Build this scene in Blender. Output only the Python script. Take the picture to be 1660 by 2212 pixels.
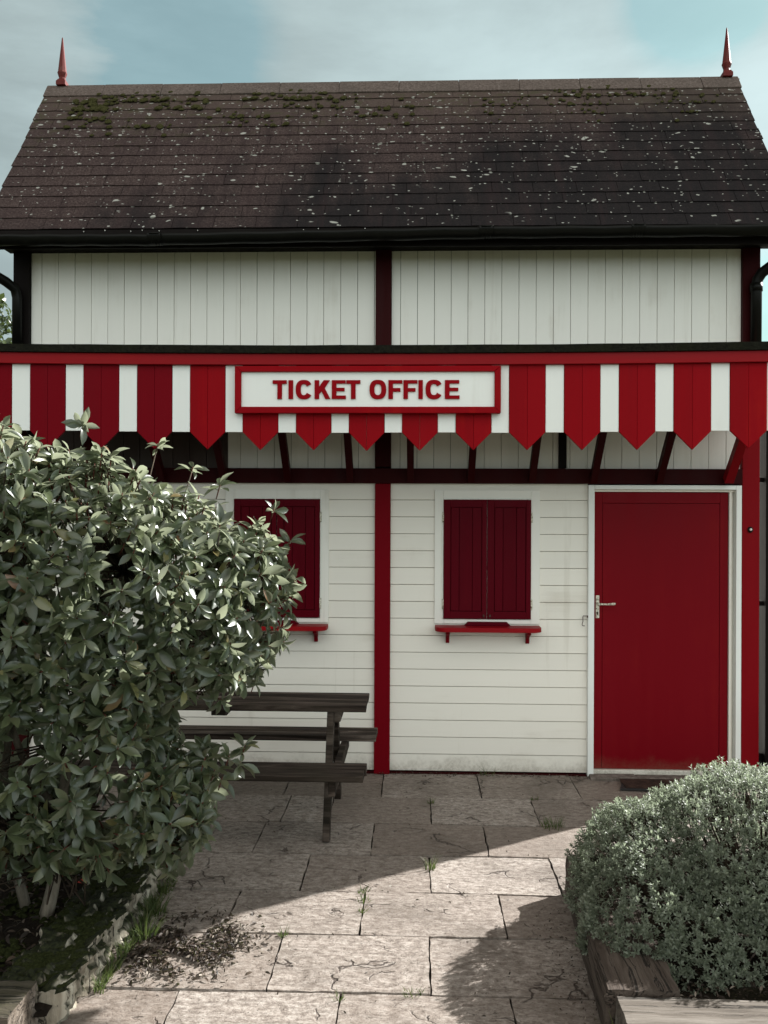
import bpy, bmesh, math, random
import numpy as np
from mathutils import Vector, Matrix, Euler, noise
R = math.radians
random.seed(7); rng = np.random.default_rng(11)
for o in list(bpy.data.objects): bpy.data.objects.remove(o)
sc = bpy.context.scene
COL = sc.collection

# ------------------------------------------------------------------ camera
cam = bpy.data.cameras.new('camera'); camo = bpy.data.objects.new('camera', cam); COL.objects.link(camo)
cam.sensor_fit = 'VERTICAL'; cam.sensor_height = 32.0; cam.sensor_width = 24.0
cam.lens = 1900.0 / 2212.0 * 32.0
cam.clip_start = 0.05; cam.clip_end = 2000
camo.matrix_world = (Matrix.Translation((0, -6.04, 1.8)) @ Matrix.Rotation(R(2.0), 4, 'Z')
                     @ Matrix.Rotation(R(90), 4, 'X') @ Matrix.Rotation(0.004, 4, 'Z'))
sc.camera = camo
sc.render.resolution_x = 768; sc.render.resolution_y = 1024

# ------------------------------------------------------------------ light
SUN_EL = 30.5
SUN_DIR = Vector((0.826 * math.cos(R(SUN_EL)), 0.564 * math.cos(R(SUN_EL)), math.sin(R(SUN_EL)))).normalized()
sun = bpy.data.lights.new('sun', 'SUN'); suno = bpy.data.objects.new('sun', sun); COL.objects.link(suno)
sun.energy = 5.0; sun.angle = R(0.5); sun.color = (1.0, 0.99, 0.95)
suno.rotation_euler = SUN_DIR.to_track_quat('Z', 'Y').to_euler()
suno.location = (8, 6, 8)
sc.view_settings.view_transform = 'Standard'; sc.view_settings.look = 'None'
sc.view_settings.exposure = 1.37; sc.view_settings.gamma = 1.0; sc.view_settings.use_curve_mapping = False

w = bpy.data.worlds.new('World'); sc.world = w; w.use_nodes = True
nt = w.node_tree; nt.nodes.clear()
def wn(t, **k):
    n = nt.nodes.new(t)
    for a, b in k.items(): setattr(n, a, b)
    return n
def wm(op, a, b=None, c=None):
    n = nt.nodes.new('ShaderNodeMath'); n.operation = op
    for i, v in enumerate((a, b, c)):
        if v is None: continue
        if isinstance(v, (int, float)): n.inputs[i].default_value = v
        else: nt.links.new(v, n.inputs[i])
    return n.outputs[0]
out = wn('ShaderNodeOutputWorld'); bg = wn('ShaderNodeBackground')
sky = wn('ShaderNodeTexSky'); sky.sky_type = 'NISHITA'; sky.sun_disc = False
sky.sun_elevation = R(SUN_EL); sky.sun_rotation = math.atan2(0.826, 0.564)
tc = wn('ShaderNodeTexCoord')
nz = wn('ShaderNodeTexNoise'); nz.inputs['Scale'].default_value = 3.2; nz.inputs['Detail'].default_value = 7; nz.inputs['Roughness'].default_value = 0.55
mp = wn('ShaderNodeMapping'); mp.inputs['Scale'].default_value = (1, 1, 3.0); mp.inputs['Location'].default_value = (3.1, 0.7, 1.2)
nt.links.new(tc.outputs['Generated'], mp.inputs['Vector']); nt.links.new(mp.outputs[0], nz.inputs['Vector'])
sep = wn('ShaderNodeSeparateXYZ'); nt.links.new(tc.outputs['Generated'], sep.inputs[0])
# breaks of blue between the clouds, each at its own bearing
def brk(d, r):
    v = wn('ShaderNodeVectorMath', operation='DISTANCE'); nt.links.new(tc.outputs['Generated'], v.inputs[0])
    v.inputs[1].default_value = Vector(d).normalized()
    m = wn('ShaderNodeMapRange'); m.interpolation_type = 'SMOOTHSTEP'
    nt.links.new(v.outputs['Value'], m.inputs[0]); m.inputs[1].default_value = 0; m.inputs[2].default_value = r
    m.inputs[3].default_value = 1; m.inputs[4].default_value = 0
    return m.outputs[0]
b = wm('MAXIMUM', brk((-0.27, 0.95, 0.52), 0.13), brk((0.30, 0.95, 0.56), 0.09))
b = wm('MAXIMUM', b, brk((0.43, 1.0, 0.2), 0.16))
hole = wm('MULTIPLY', b, wm('MULTIPLY_ADD', nz.outputs['Fac'], -9.0, 5.3))
gen = wm('MULTIPLY_ADD', nz.outputs['Fac'], -2.5, 0.95)
hole = wm('MAXIMUM', hole, gen)
cl = wn('ShaderNodeClamp'); cl.inputs['Max'].default_value = 0.42; nt.links.new(hole, cl.inputs[0])
nz2 = wn('ShaderNodeTexNoise'); nz2.inputs['Scale'].default_value = 1.7; nz2.inputs['Detail'].default_value = 8; nz2.inputs['Roughness'].default_value = 0.6; nz2.inputs['Distortion'].default_value = 0.4
nt.links.new(mp.outputs[0], nz2.inputs['Vector'])
# sky glow added on the camera side to fill the front; dimmer, warmer overhead
elev = wm('MAXIMUM', sep.outputs['Z'], 0.0)
side = wm('MAXIMUM', wm('MULTIPLY', sep.outputs['Y'], -1.0), 0.0)
eastw = wm('MULTIPLY', sep.outputs['X'], 0.17)
ncl = wn('ShaderNodeMapRange'); ncl.interpolation_type = 'SMOOTHSTEP'; nt.links.new(wm('ADD', wm('MULTIPLY', nz2.outputs['Fac'], 0.55), wm('MULTIPLY', nz.outputs['Fac'], 0.45)), ncl.inputs[0]); ncl.inputs[1].default_value = 0.40; ncl.inputs[2].default_value = 0.60
lum = wm('MULTIPLY', wm('ADD', wm('MULTIPLY_ADD', ncl.outputs[0], 0.08, 0.255), eastw), wm('MULTIPLY_ADD', wm('POWER', elev, 2.0), -0.8, 1.0))
wz = wn('ShaderNodeMapRange'); wz.interpolation_type = 'SMOOTHSTEP'; nt.links.new(elev, wz.inputs[0]); wz.inputs[1].default_value = 0.5; wz.inputs[2].default_value = 0.85
wcol = wn('ShaderNodeMix', data_type='RGBA'); nt.links.new(wz.outputs[0], wcol.inputs[0]); wcol.inputs[6].default_value = (0.79, 0.98, 1.0, 1); wcol.inputs[7].default_value = (1.0, 0.86, 0.76, 1)
comb0 = wn('ShaderNodeVectorMath', operation='SCALE'); nt.links.new(wcol.outputs[2], comb0.inputs[0]); nt.links.new(lum, comb0.inputs['Scale'])
lum2 = wm('ADD', wm('MULTIPLY', wm('POWER', elev, 2.0), 0.0), wm('MULTIPLY', side, wm('MULTIPLY_ADD', elev, 0.60, 0.24)))
comb1 = wn('ShaderNodeVectorMath', operation='SCALE'); comb1.inputs[0].default_value = (1.0, 0.985, 0.93); nt.links.new(lum2, comb1.inputs['Scale'])
comb = wn('ShaderNodeVectorMath', operation='ADD'); nt.links.new(comb0.outputs[0], comb.inputs[0]); nt.links.new(comb1.outputs[0], comb.inputs[1])
skys = wn('ShaderNodeVectorMath', operation='SCALE'); nt.links.new(sky.outputs[0], skys.inputs[0]); skys.inputs['Scale'].default_value = 0.05
tint = wn('ShaderNodeVectorMath', operation='MULTIPLY'); nt.links.new(skys.outputs[0], tint.inputs[0]); tint.inputs[1].default_value = (0.75, 1.25, 0.95)
mx = wn('ShaderNodeMix', data_type='RGBA'); nt.links.new(cl.outputs[0], mx.inputs[0]); nt.links.new(comb.outputs[0], mx.inputs[6]); nt.links.new(tint.outputs[0], mx.inputs[7])
nt.links.new(mx.outputs[2], bg.inputs[0]); bg.inputs[1].default_value = 1.0
nt.links.new(bg.outputs[0], out.inputs[0])

# ------------------------------------------------------------------ material tools
class M:
    def __init__(s, name):
        s.m = bpy.data.materials.new(name); s.m.use_nodes = True; s.t = s.m.node_tree
        s.b = s.t.nodes['Principled BSDF']; s.o = s.t.nodes['Material Output']
        s.tc = s.t.nodes.new('ShaderNodeTexCoord')
    def link(s, a, b): s.t.links.new(a, b)
    def node(s, t, **k):
        n = s.t.nodes.new(t)
        for a, v in k.items(): setattr(n, a, v)
        return n
    def math(s, op, a, b=None, c=None):
        n = s.node('ShaderNodeMath', operation=op)
        for i, v in enumerate((a, b, c)):
            if v is None: continue
            if isinstance(v, (int, float)): n.inputs[i].default_value = v
            else: s.link(v, n.inputs[i])
        return n.outputs[0]
    def noise(s, scale, detail=4, rough=.55, stretch=(1, 1, 1), dist=0, loc=(0, 0, 0)):
        mpn = s.node('ShaderNodeMapping'); mpn.inputs['Scale'].default_value = stretch; mpn.inputs['Location'].default_value = loc
        s.link(s.tc.outputs['Object'], mpn.inputs[0])
        n = s.node('ShaderNodeTexNoise'); n.inputs['Scale'].default_value = scale; n.inputs['Detail'].default_value = detail
        n.inputs['Roughness'].default_value = rough; n.inputs['Distortion'].default_value = dist
        s.link(mpn.outputs[0], n.inputs['Vector']); return n.outputs['Fac']
    def vor(s, scale, feature='F1', stretch=(1, 1, 1), warp=0, rand=1.0):
        mpn = s.node('ShaderNodeMapping'); mpn.inputs['Scale'].default_value = stretch
        s.link(s.tc.outputs['Object'], mpn.inputs[0]); v = mpn.outputs[0]
        if warp:
            n = s.node('ShaderNodeTexNoise'); n.inputs['Scale'].default_value = 5; n.inputs['Detail'].default_value = 4
            s.link(s.tc.outputs['Object'], n.inputs['Vector'])
            a = s.node('ShaderNodeVectorMath', operation='MULTIPLY_ADD'); s.link(n.outputs['Color'], a.inputs[0])
            a.inputs[1].default_value = (warp, warp, warp); s.link(v, a.inputs[2]); v = a.outputs[0]
        n = s.node('ShaderNodeTexVoronoi', feature=feature); n.inputs['Scale'].default_value = scale
        n.inputs['Randomness'].default_value = rand; s.link(v, n.inputs['Vector']); return n
    def ramp(s, x, pts):
        n = s.node('ShaderNodeValToRGB'); e = n.color_ramp.elements
        while len(e) > 1: e.remove(e[-1])
        for i, (p, c) in enumerate(pts):
            q = e[0] if i == 0 else e.new(p)
            q.position = p
            if isinstance(c, (int, float)): c = (c, c, c)
            q.color = (*c, 1)
        s.link(x, n.inputs[0]); return n.outputs[0]
    def mapr(s, x, a, b_, c=0., d=1., smooth=True):
        n = s.node('ShaderNodeMapRange'); n.interpolation_type = 'SMOOTHSTEP' if smooth else 'LINEAR'
        s.link(x, n.inputs[0])
        for i, v in enumerate((a, b_, c, d)): n.inputs[i + 1].default_value = v
        return n.outputs[0]
    def mix(s, f, a, b_, mode='MIX'):
        n = s.node('ShaderNodeMix', data_type='RGBA', blend_type=mode)
        if isinstance(f, (int, float)): n.inputs[0].default_value = f
        else: s.link(f, n.inputs[0])
        for i, v in ((6, a), (7, b_)):
            if isinstance(v, tuple): n.inputs[i].default_value = (*v, 1)
            else: s.link(v, n.inputs[i])
        return n.outputs[2]
    def island(s):
        return s.node('ShaderNodeNewGeometry').outputs['Random Per Island']
    def xyz(s):
        n = s.node('ShaderNodeSeparateXYZ'); s.link(s.tc.outputs['Object'], n.inputs[0]); return n.outputs
    def bump(s, h, strength=.3, dist=.01, prev=None):
        n = s.node('ShaderNodeBump'); n.inputs['Strength'].default_value = strength; n.inputs['Distance'].default_value = dist
        s.link(h, n.inputs['Height'])
        if prev is not None: s.link(prev, n.inputs['Normal'])
        s.link(n.outputs[0], s.b.inputs['Normal']); return n.outputs[0]
    def fin(s, col, rough=.6, spec=.5, metal=0):
        if isinstance(col, tuple): s.b.inputs['Base Color'].default_value = (*col, 1)
        else: s.link(col, s.b.inputs['Base Color'])
        if isinstance(rough, (int, float)): s.b.inputs['Roughness'].default_value = rough
        else: s.link(rough, s.b.inputs['Roughness'])
        s.b.inputs['Specular IOR Level'].default_value = spec; s.b.inputs['Metallic'].default_value = metal
        return s.m
def mul(c, k): return tuple(min(1, x * k) for x in c)

def paint(name, col, grain=(1, 1, .06), rough=.5, var=.12, dirt=(.25, .2, .15), dirtamt=.25, chip=.0, chipcol=(.3, .26, .22), spec=.4, splash=0):
    m = M(name)
    big = m.noise(2.2, 5, .6); fine = m.noise(60, 4, .6, grain); med = m.noise(9, 5, .65, grain)
    isl = m.island()
    k = m.math('MULTIPLY_ADD', isl, var, 1 - var / 2)
    k = m.math('ADD', k, m.math('MULTIPLY_ADD', med, var * 1.6, -var * .8))
    c = m.mix(1.0, col, m.ramp(k, [(0, 0.), (1, 1.)]), 'MULTIPLY')
    dm = m.mapr(m.math('MULTIPLY', big, med), .27, .48, 0, dirtamt)
    c = m.mix(dm, c, dirt)
    if splash:
        z = m.xyz()[2]; sm = m.math('MULTIPLY', m.mapr(m.math('ADD', z, m.math('MULTIPLY', m.noise(7, 6, .7), -.22)), -.11, .03, splash, 0), m.mapr(m.noise(60, 4, .7), .35, .6, .5, 1))
        c = m.mix(sm, c, (.16, .13, .085))
        run = m.mapr(m.noise(11, 5, .7, (1, 1, .035), loc=(3, 1, 0)), .58, .72, 0, .16 if col[1] > .3 else 0); c = m.mix(run, c, (.33, .28, .2))
    if chip:
        cm = m.mapr(m.noise(26, 8, .75), .74 - chip, .755 - chip, 0, 1)
        c = m.mix(cm, c, chipcol)
    p = m.bump(fine, .25, .0015); m.bump(m.noise(150, 3, .6), .12, .0008, p)
    return m.fin(c, m.mapr(med, .3, .7, rough - .07, rough + .1), spec)

WHITE = paint('white_paint', (.80, .785, .73), (1, 1, .06), .55, .07, (.42, .37, .29), .34, .022, (.34, .30, .25), splash=.01)
WHITEH = paint('white_paint_horizontal', (.80, .765, .695), (.06, 1, 1), .55, .07, (.42, .37, .29), .30, .02, (.34, .30, .25), splash=.55)
WHITEB = paint('bright_white_paint', (.80, .815, .79), (1, 1, .06), .5, .05, (.45, .42, .36), .22, .02, (.35, .31, .27))
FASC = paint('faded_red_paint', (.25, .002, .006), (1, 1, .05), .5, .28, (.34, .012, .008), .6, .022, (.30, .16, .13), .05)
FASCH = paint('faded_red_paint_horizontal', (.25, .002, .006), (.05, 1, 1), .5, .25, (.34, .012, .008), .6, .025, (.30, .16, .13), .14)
CRIM = paint('deep_crimson_paint_and_less_glare', (.155, .0012, .006), (1, 1, .05), .5, .14, (.17, .004, .008), .35, .008, (.2, .1, .08), .05)
DOORP = paint('door_crimson_paint', (.16, .0012, .006), (1, 1, .05), .42, .10, (.19, .006, .006), .5, .006, (.3, .15, .12), .08, splash=.3)
SHUT = paint('shutter_crimson_paint', (.085, .001, .006), (1, 1, .05), .45, .18, (.10, .004, .008), .4, .006, (.2, .1, .1), .05)
POSTR = paint('post_red_paint', (.20, .003, .007), (1, 1, .05), .45, .15, (.26, .012, .010), .4, .03, (.42, .24, .2), .06)
DARKR = paint('maroon_paint_and_shade', (.030, .0012, .0018), (1, 1, .05), .55, .3, (.02, .006, .005), .4, spec=.08)  # dark paint that also carries shade on the posts, beam and struts
DARKB = paint('black_brown_paint_and_shade', (.007, .005, .0045), (1, 1, .05), .6, .4, (.014, .009, .007), .4, spec=.08)
BLACK = paint('black_gloss_plastic', (.006, .006, .005), (1, 1, 1), .36, .2, (.02, .02, .014), .4, spec=.12)
SHADEB = paint('shade_dark_board', (.045, .027, .022), (1, 1, .05), .6, .3, (.03, .02, .015), .4)  # shadow at the left of the canopy put into the board colour

def mk_wood():
    m = M('weathered_bench_wood'); g = m.noise(12, 8, .7, (.09, 1, 1), .6); g2 = m.noise(70, 4, .7, (.05, 1, 1)); big = m.noise(3, 4)
    c = m.ramp(g, [(.36, (.007, .005, .004)), (.47, (.028, .020, .016)), (.57, (.085, .065, .054)), (.68, (.22, .18, .155))])
    c = m.mix(m.mapr(big, .4, .7, 0, .5), c, (.035, .03, .02))
    m.bump(m.math('ADD', g, m.math('MULTIPLY', g2, .5)), .8, .006)
    return m.fin(c, .8, .12)
WOOD = mk_wood()
def mk_sleeper(name, axis, base=((.035, .025, .02), (.11, .085, .07), (.22, .18, .15)), moss=0.):
    m = M(name); st = [1, 1, 1]; st[axis] = .07
    g = m.noise(9, 9, .72, tuple(st), .5); g2 = m.noise(55, 5, .7, tuple(st)); big = m.noise(13, 6, .7)
    c = m.ramp(g, [(.28, base[0]), (.47, base[1]), (.66, base[2])])
    crack = m.mapr(m.noise(8, 6, .6, tuple(x * (.5 if i == axis else 1.6) for i, x in enumerate(st)), 1.2), .49, .505, 0, 1)
    cr2 = m.mapr(m.noise(8, 6, .6, tuple(x * (.5 if i == axis else 1.6) for i, x in enumerate(st)), 1.2), .505, .52, 1, 0)
    cr = m.math('MULTIPLY', crack, cr2)
    c = m.mix(m.math('MULTIPLY', cr, .85), c, (.012, .009, .007))
    if moss:
        n = m.node('ShaderNodeNewGeometry'); sx = m.node('ShaderNodeSeparateXYZ'); m.link(n.outputs['Normal'], sx.inputs[0])
        mm = m.math('MULTIPLY', m.mapr(big, .22, .42, 0, moss), m.mapr(sx.outputs['Z'], .2, .8))
        c = m.mix(mm, c, m.ramp(m.noise(60, 4, .7), [(.35, (.006, .008, .003)), (.65, (.030, .034, .012))]))
    h = m.math('SUBTRACT', m.math('ADD', g, m.math('MULTIPLY', g2, .4)), m.math('MULTIPLY', cr, .8))
    m.bump(h, .9, .012)
    return m.fin(c, .85, .25)
SLEEPY = mk_sleeper('sleeper_grain_lengthwise', 1, ((.022, .015, .011), (.065, .048, .038), (.14, .11, .09)))
SLEEPX = mk_sleeper('sleeper_grain_crosswise', 0, ((.028, .021, .016), (.12, .10, .083), (.22, .195, .17)))
SLEEPM = mk_sleeper('mossy_rotten_sleeper', 2, ((.05, .036, .025), (.26, .225, .175), (.50, .46, .38)), 1.)
SLEEPMX = mk_sleeper('mossy_sleeper_crosswise', 0, ((.02, .015, .010), (.10, .078, .06), (.24, .20, .17)), .6)

def mk_paving():
    m = M('riven_paving_stone'); isl = m.island()
    f = m.noise(70, 5, .8); md = m.noise(28, 6, .7, (.8, 1.3, 1)); big = m.noise(1.6, 5, .6)
    rip = m.noise(12, 7, .68, (.35, 1.3, 1), .8)
    c = m.ramp(m.math('ADD', m.math('MULTIPLY', md, .6), m.math('MULTIPLY', f, .4)), [(.36, (.080, .060, .049)), (.47, (.240, .200, .172)), (.60, (.44, .39, .35))])
    c = m.mix(m.mapr(isl, 0, 1, 0, .62, False), c, (.15, .112, .088))
    c = m.mix(m.mapr(big, .45, .68, 0, .55), c, (.10, .078, .062))
    pit = m.mapr(m.noise(130, 3, .6), .60, .70, 0, 1)
    c = m.mix(m.math('MULTIPLY', pit, .6), c, (.06, .045, .035))
    v = m.vor(2.6, 'DISTANCE_TO_EDGE', warp=.42)
    crk = m.math('MULTIPLY', m.mapr(v.outputs['Distance'], .004, .022, 1, 0), m.mapr(m.noise(3.2, 3), .54, .60, 0, 1))
    v2 = m.vor(5, 'DISTANCE_TO_EDGE', (.45, 1.5, 1), warp=.35)
    crk2 = m.math('MULTIPLY', m.mapr(v2.outputs['Distance'], .008, .03, 1, 0), m.mapr(m.noise(5, 3, loc=(4, 2, 0)), .62, .68, 0, .8))
    ck = m.math('MAXIMUM', crk, crk2)
    c = m.mix(m.math('MULTIPLY', ck, .8), c, (.035, .02, .014))
    lich = m.vor(7, warp=.3); lm = m.math('MULTIPLY', m.mapr(lich.outputs['Distance'], .07, .10, 1, 0), m.mapr(m.noise(9, 2), .55, .6))
    c = m.mix(m.math('MULTIPLY', lm, .45), c, (.42, .40, .36))
    h = m.math('SUBTRACT', m.math('ADD', m.math('MULTIPLY', rip, 1.3), m.math('MULTIPLY', f, .32)), m.math('ADD', ck, m.math('MULTIPLY', pit, .35)))
    m.bump(h, .9, .010)
    return m.fin(c, .7, .4)
PAVE = mk_paving()
def mk_soil(name, a=(.012, .009, .007), b_=(.05, .036, .027)):
    m = M(name); n = m.noise(40, 8, .8); n2 = m.noise(6, 5)
    c = m.ramp(n, [(.35, a), (.7, b_)]); c = m.mix(m.mapr(n2, .5, .65, 0, .5), c, (.02, .022, .01))
    m.bump(n, 1., .03); return m.fin(c, .95, .1)
SOIL = mk_soil('dark_soil'); JOINT = mk_soil('joint_soil', (.01, .008, .006), (.035, .026, .018))
GRAV = mk_soil('distant_ground', (.05, .055, .03), (.12, .12, .07))

def mk_slate():
    m = M('old_slate'); isl = m.island(); x, y, z = m.xyz()
    f = m.noise(75, 5, .8); md = m.noise(14, 6, .7); big = m.noise(1.1, 4, .6, (1, 1, .45)); st = m.noise(5, 5, .6, (1, .25, .25))
    c = m.ramp(f, [(.32, (.020, .012, .012)), (.5, (.062, .042, .039)), (.66, (.135, .10, .092))])
    c = m.mix(m.mapr(isl, 0, 1, 0, .35, False), c, (.042, .026, .027))
    # soot-dark weathering, growing to the lower right
    g = m.math('ADD', m.math('MULTIPLY', x, .085), m.math('MULTIPLY', m.math('SUBTRACT', 4.45, z), .23))
    dk = m.mapr(m.math('ADD', m.math('ADD', g, m.math('MULTIPLY', big, .9)), m.math('MULTIPLY', st, .45)), .55, .88, 0, .85)
    c = m.mix(dk, c, (.008, .0085, .010))
    vs_ = m.mapr(m.noise(9, 6, .7, (1, .12, .12), loc=(1, 2, 3)), .48, .66, 0, .55); c = m.mix(vs_, c, (.030, .019, .020))
    # paler towards the ridge
    up = m.mapr(m.math('ADD', z, m.math('MULTIPLY', md, .5)), 4.75, 5.35, 0, .55)
    c = m.mix(up, c, (.12, .088, .072))
    mossy = m.math('MULTIPLY', m.mapr(m.math('SUBTRACT', z, m.math('MULTIPLY', x, .09)), 4.45, 4.95), m.mapr(md, .5, .64, 0, .6))
    c = m.mix(mossy, c, (.055, .055, .026))
    for sc_, thr, msk, lo in ((11, .16, 2.0, .49), (23, .20, 3.1, .52), (46, .24, 5, .53)):
        v = m.vor(sc_, stretch=(.62, 1, 1), warp=.12)
        s1 = m.mapr(v.outputs['Distance'], thr - .05, thr, 1, 0)
        sepc = m.node('ShaderNodeSeparateColor'); m.link(v.outputs['Color'], sepc.inputs[0])
        s2 = m.mapr(m.math('ADD', sepc.outputs[0], m.math('ADD', m.noise(msk, 3), m.math('MULTIPLY', m.math('SUBTRACT', z, 4.45), .16))), lo + .715, lo + .75)
        c = m.mix(m.math('MULTIPLY', m.math('MULTIPLY', s1, s2), .85), c, (.42, .42, .38))
    m.bump(m.math('ADD', f, md), .7, .006)
    return m.fin(c, .9, .15)
SLATE = mk_slate()
def mk_ridge():
    m = M('ridge_tile_concrete'); f = m.noise(60, 6, .8); b_ = m.noise(5, 4)
    c = m.ramp(f, [(.3, (.055, .040, .035)), (.5, (.125, .096, .084)), (.72, (.24, .20, .18))])
    c = m.mix(m.mapr(b_, .45, .7, 0, .5), c, (.09, .072, .062)); m.bump(f, .8, .006); return m.fin(c, .9, .2)
RIDGE = mk_ridge()
def mk_finial():
    m = M('weathered_red_finial'); f = m.noise(14, 5, .7, (1, 1, .35)); b_ = m.noise(6, 4)
    c = m.ramp(f, [(.35, (.12, .010, .010)), (.6, (.12, .026, .022)), (.8, (.2, .12, .10))])
    m.bump(f, .3, .004); return m.fin(c, .6, .2)
FIN = mk_finial()
def mk_moss(nm, a, b_):
    m = M(nm); n = m.noise(120, 5, .8); c = m.ramp(n, [(.3, a), (.65, b_)])
    m.bump(n, 1, .01); return m.fin(c, .95, .05)
MOSS = mk_moss('roof_moss', (.030, .028, .010), (.085, .082, .034)); BEDMOSS = mk_moss('bed_moss', (.010, .012, .005), (.045, .052, .018))
def mk_leaf(name, pts, rough=.33, trans=.22, back=(.16, .18, .12), spec=.6, tcol=(.16, .22, .05)):
    m = M(name); isl = m.island(); c = m.ramp(isl, pts)
    n = m.noise(14, 3); c = m.mix(m.mapr(n, .45, .7, 0, .35), c, mul(pts[-1][1], .9) if False else pts[1][1])
    geo = m.node('ShaderNodeNewGeometry'); c2 = m.mix(m.math('MULTIPLY', geo.outputs['Backfacing'], .7), c, back)
    m.fin(c2, rough, spec); m.bump(m.noise(70, 3), .15, .002)
    t = m.node('ShaderNodeBsdfTranslucent'); m.link(m.mix(.6, c2, tcol), t.inputs[0])
    ms = m.node('ShaderNodeMixShader'); ms.inputs[0].default_value = trans
    m.link(m.b.outputs[0], ms.inputs[1]); m.link(t.outputs[0], ms.inputs[2]); m.link(ms.outputs[0], m.o.inputs[0]); return m.m
LEAF = mk_leaf('leathery_leaf', [(0, (.016, .027, .010)), (.35, (.032, .050, .020)), (.7, (.064, .088, .042)), (.95, (.11, .13, .06)), (.985, (.20, .19, .07)), (1, (.20, .09, .04))], .33, .42, (.10, .13, .075), .95, (.56, .60, .42))
HEBE = mk_leaf('small_grey_green_leaf', [(0, (.080, .092, .064)), (.5, (.145, .165, .120)), (1, (.25, .275, .215))], .45, .42, (.10, .125, .085), .6, (.50, .58, .40))
TREEL = mk_leaf('tree_leaf', [(0, (.02, .035, .012)), (.5, (.035, .055, .02)), (1, (.06, .08, .03))], .4, .2, (.05, .07, .03))
GRASS = mk_leaf('grass_blade', [(0, (.03, .05, .015)), (.6, (.07, .10, .03)), (1, (.18, .17, .08))], .5, .3, (.08, .11, .04), .3)
DEAD = mk_leaf('dead_leaf', [(0, (.012, .007, .005)), (.6, (.035, .021, .015)), (.9, (.10, .07, .052)), (1, (.34, .29, .24))], .6, .1, (.10, .07, .05), .4)
REDL = mk_leaf('red_fallen_leaf', [(0, (.35, .02, .015)), (1, (.5, .06, .04))], .5, .1, (.3, .05, .04))
def mk_bark(name, a, b_):
    m = M(name); n = m.noise(16, 7, .7, (1, 1, .3)); c = m.ramp(n, [(.35, a), (.62, b_)]); m.bump(n, .8, .01); return m.fin(c, .85, .2)
BARK = mk_bark('pale_mottled_bark', (.035, .028, .02), (.22, .19, .15)); TWIG = mk_bark('reddish_twig', (.07, .018, .012), (.13, .05, .035)); TWIGD = mk_bark('brown_twig', (.02, .015, .01), (.07, .05, .035))
def mk_metal():
    m = M('flaking_painted_brass'); n = m.noise(70, 6, .75); c = m.ramp(n, [(.40, (.08, .06, .04)), (.46, (.50, .46, .36)), (.6, (.78, .76, .66))])
    m.bump(n, .8, .003); return m.fin(c, .45, .6)
METAL = mk_metal()
RUST = mk_bark('rusted_iron', (.02, .01, .008), (.09, .05, .04))
MAT = mk_bark('coir_mat', (.018, .010, .008), (.06, .032, .024))
RUB = M('black_rubber').fin((.015, .013, .013), .7)
WPL = M('white_plastic').fin((.75, .74, .70), .35)
RENDERW = paint('white_render', (.78, .79, .74), (1, 1, 1), .8, .06, (.5, .47, .4), .4)
STONE = mk_bark('rough_step_stone', (.07, .055, .045), (.2, .17, .15))

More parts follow.
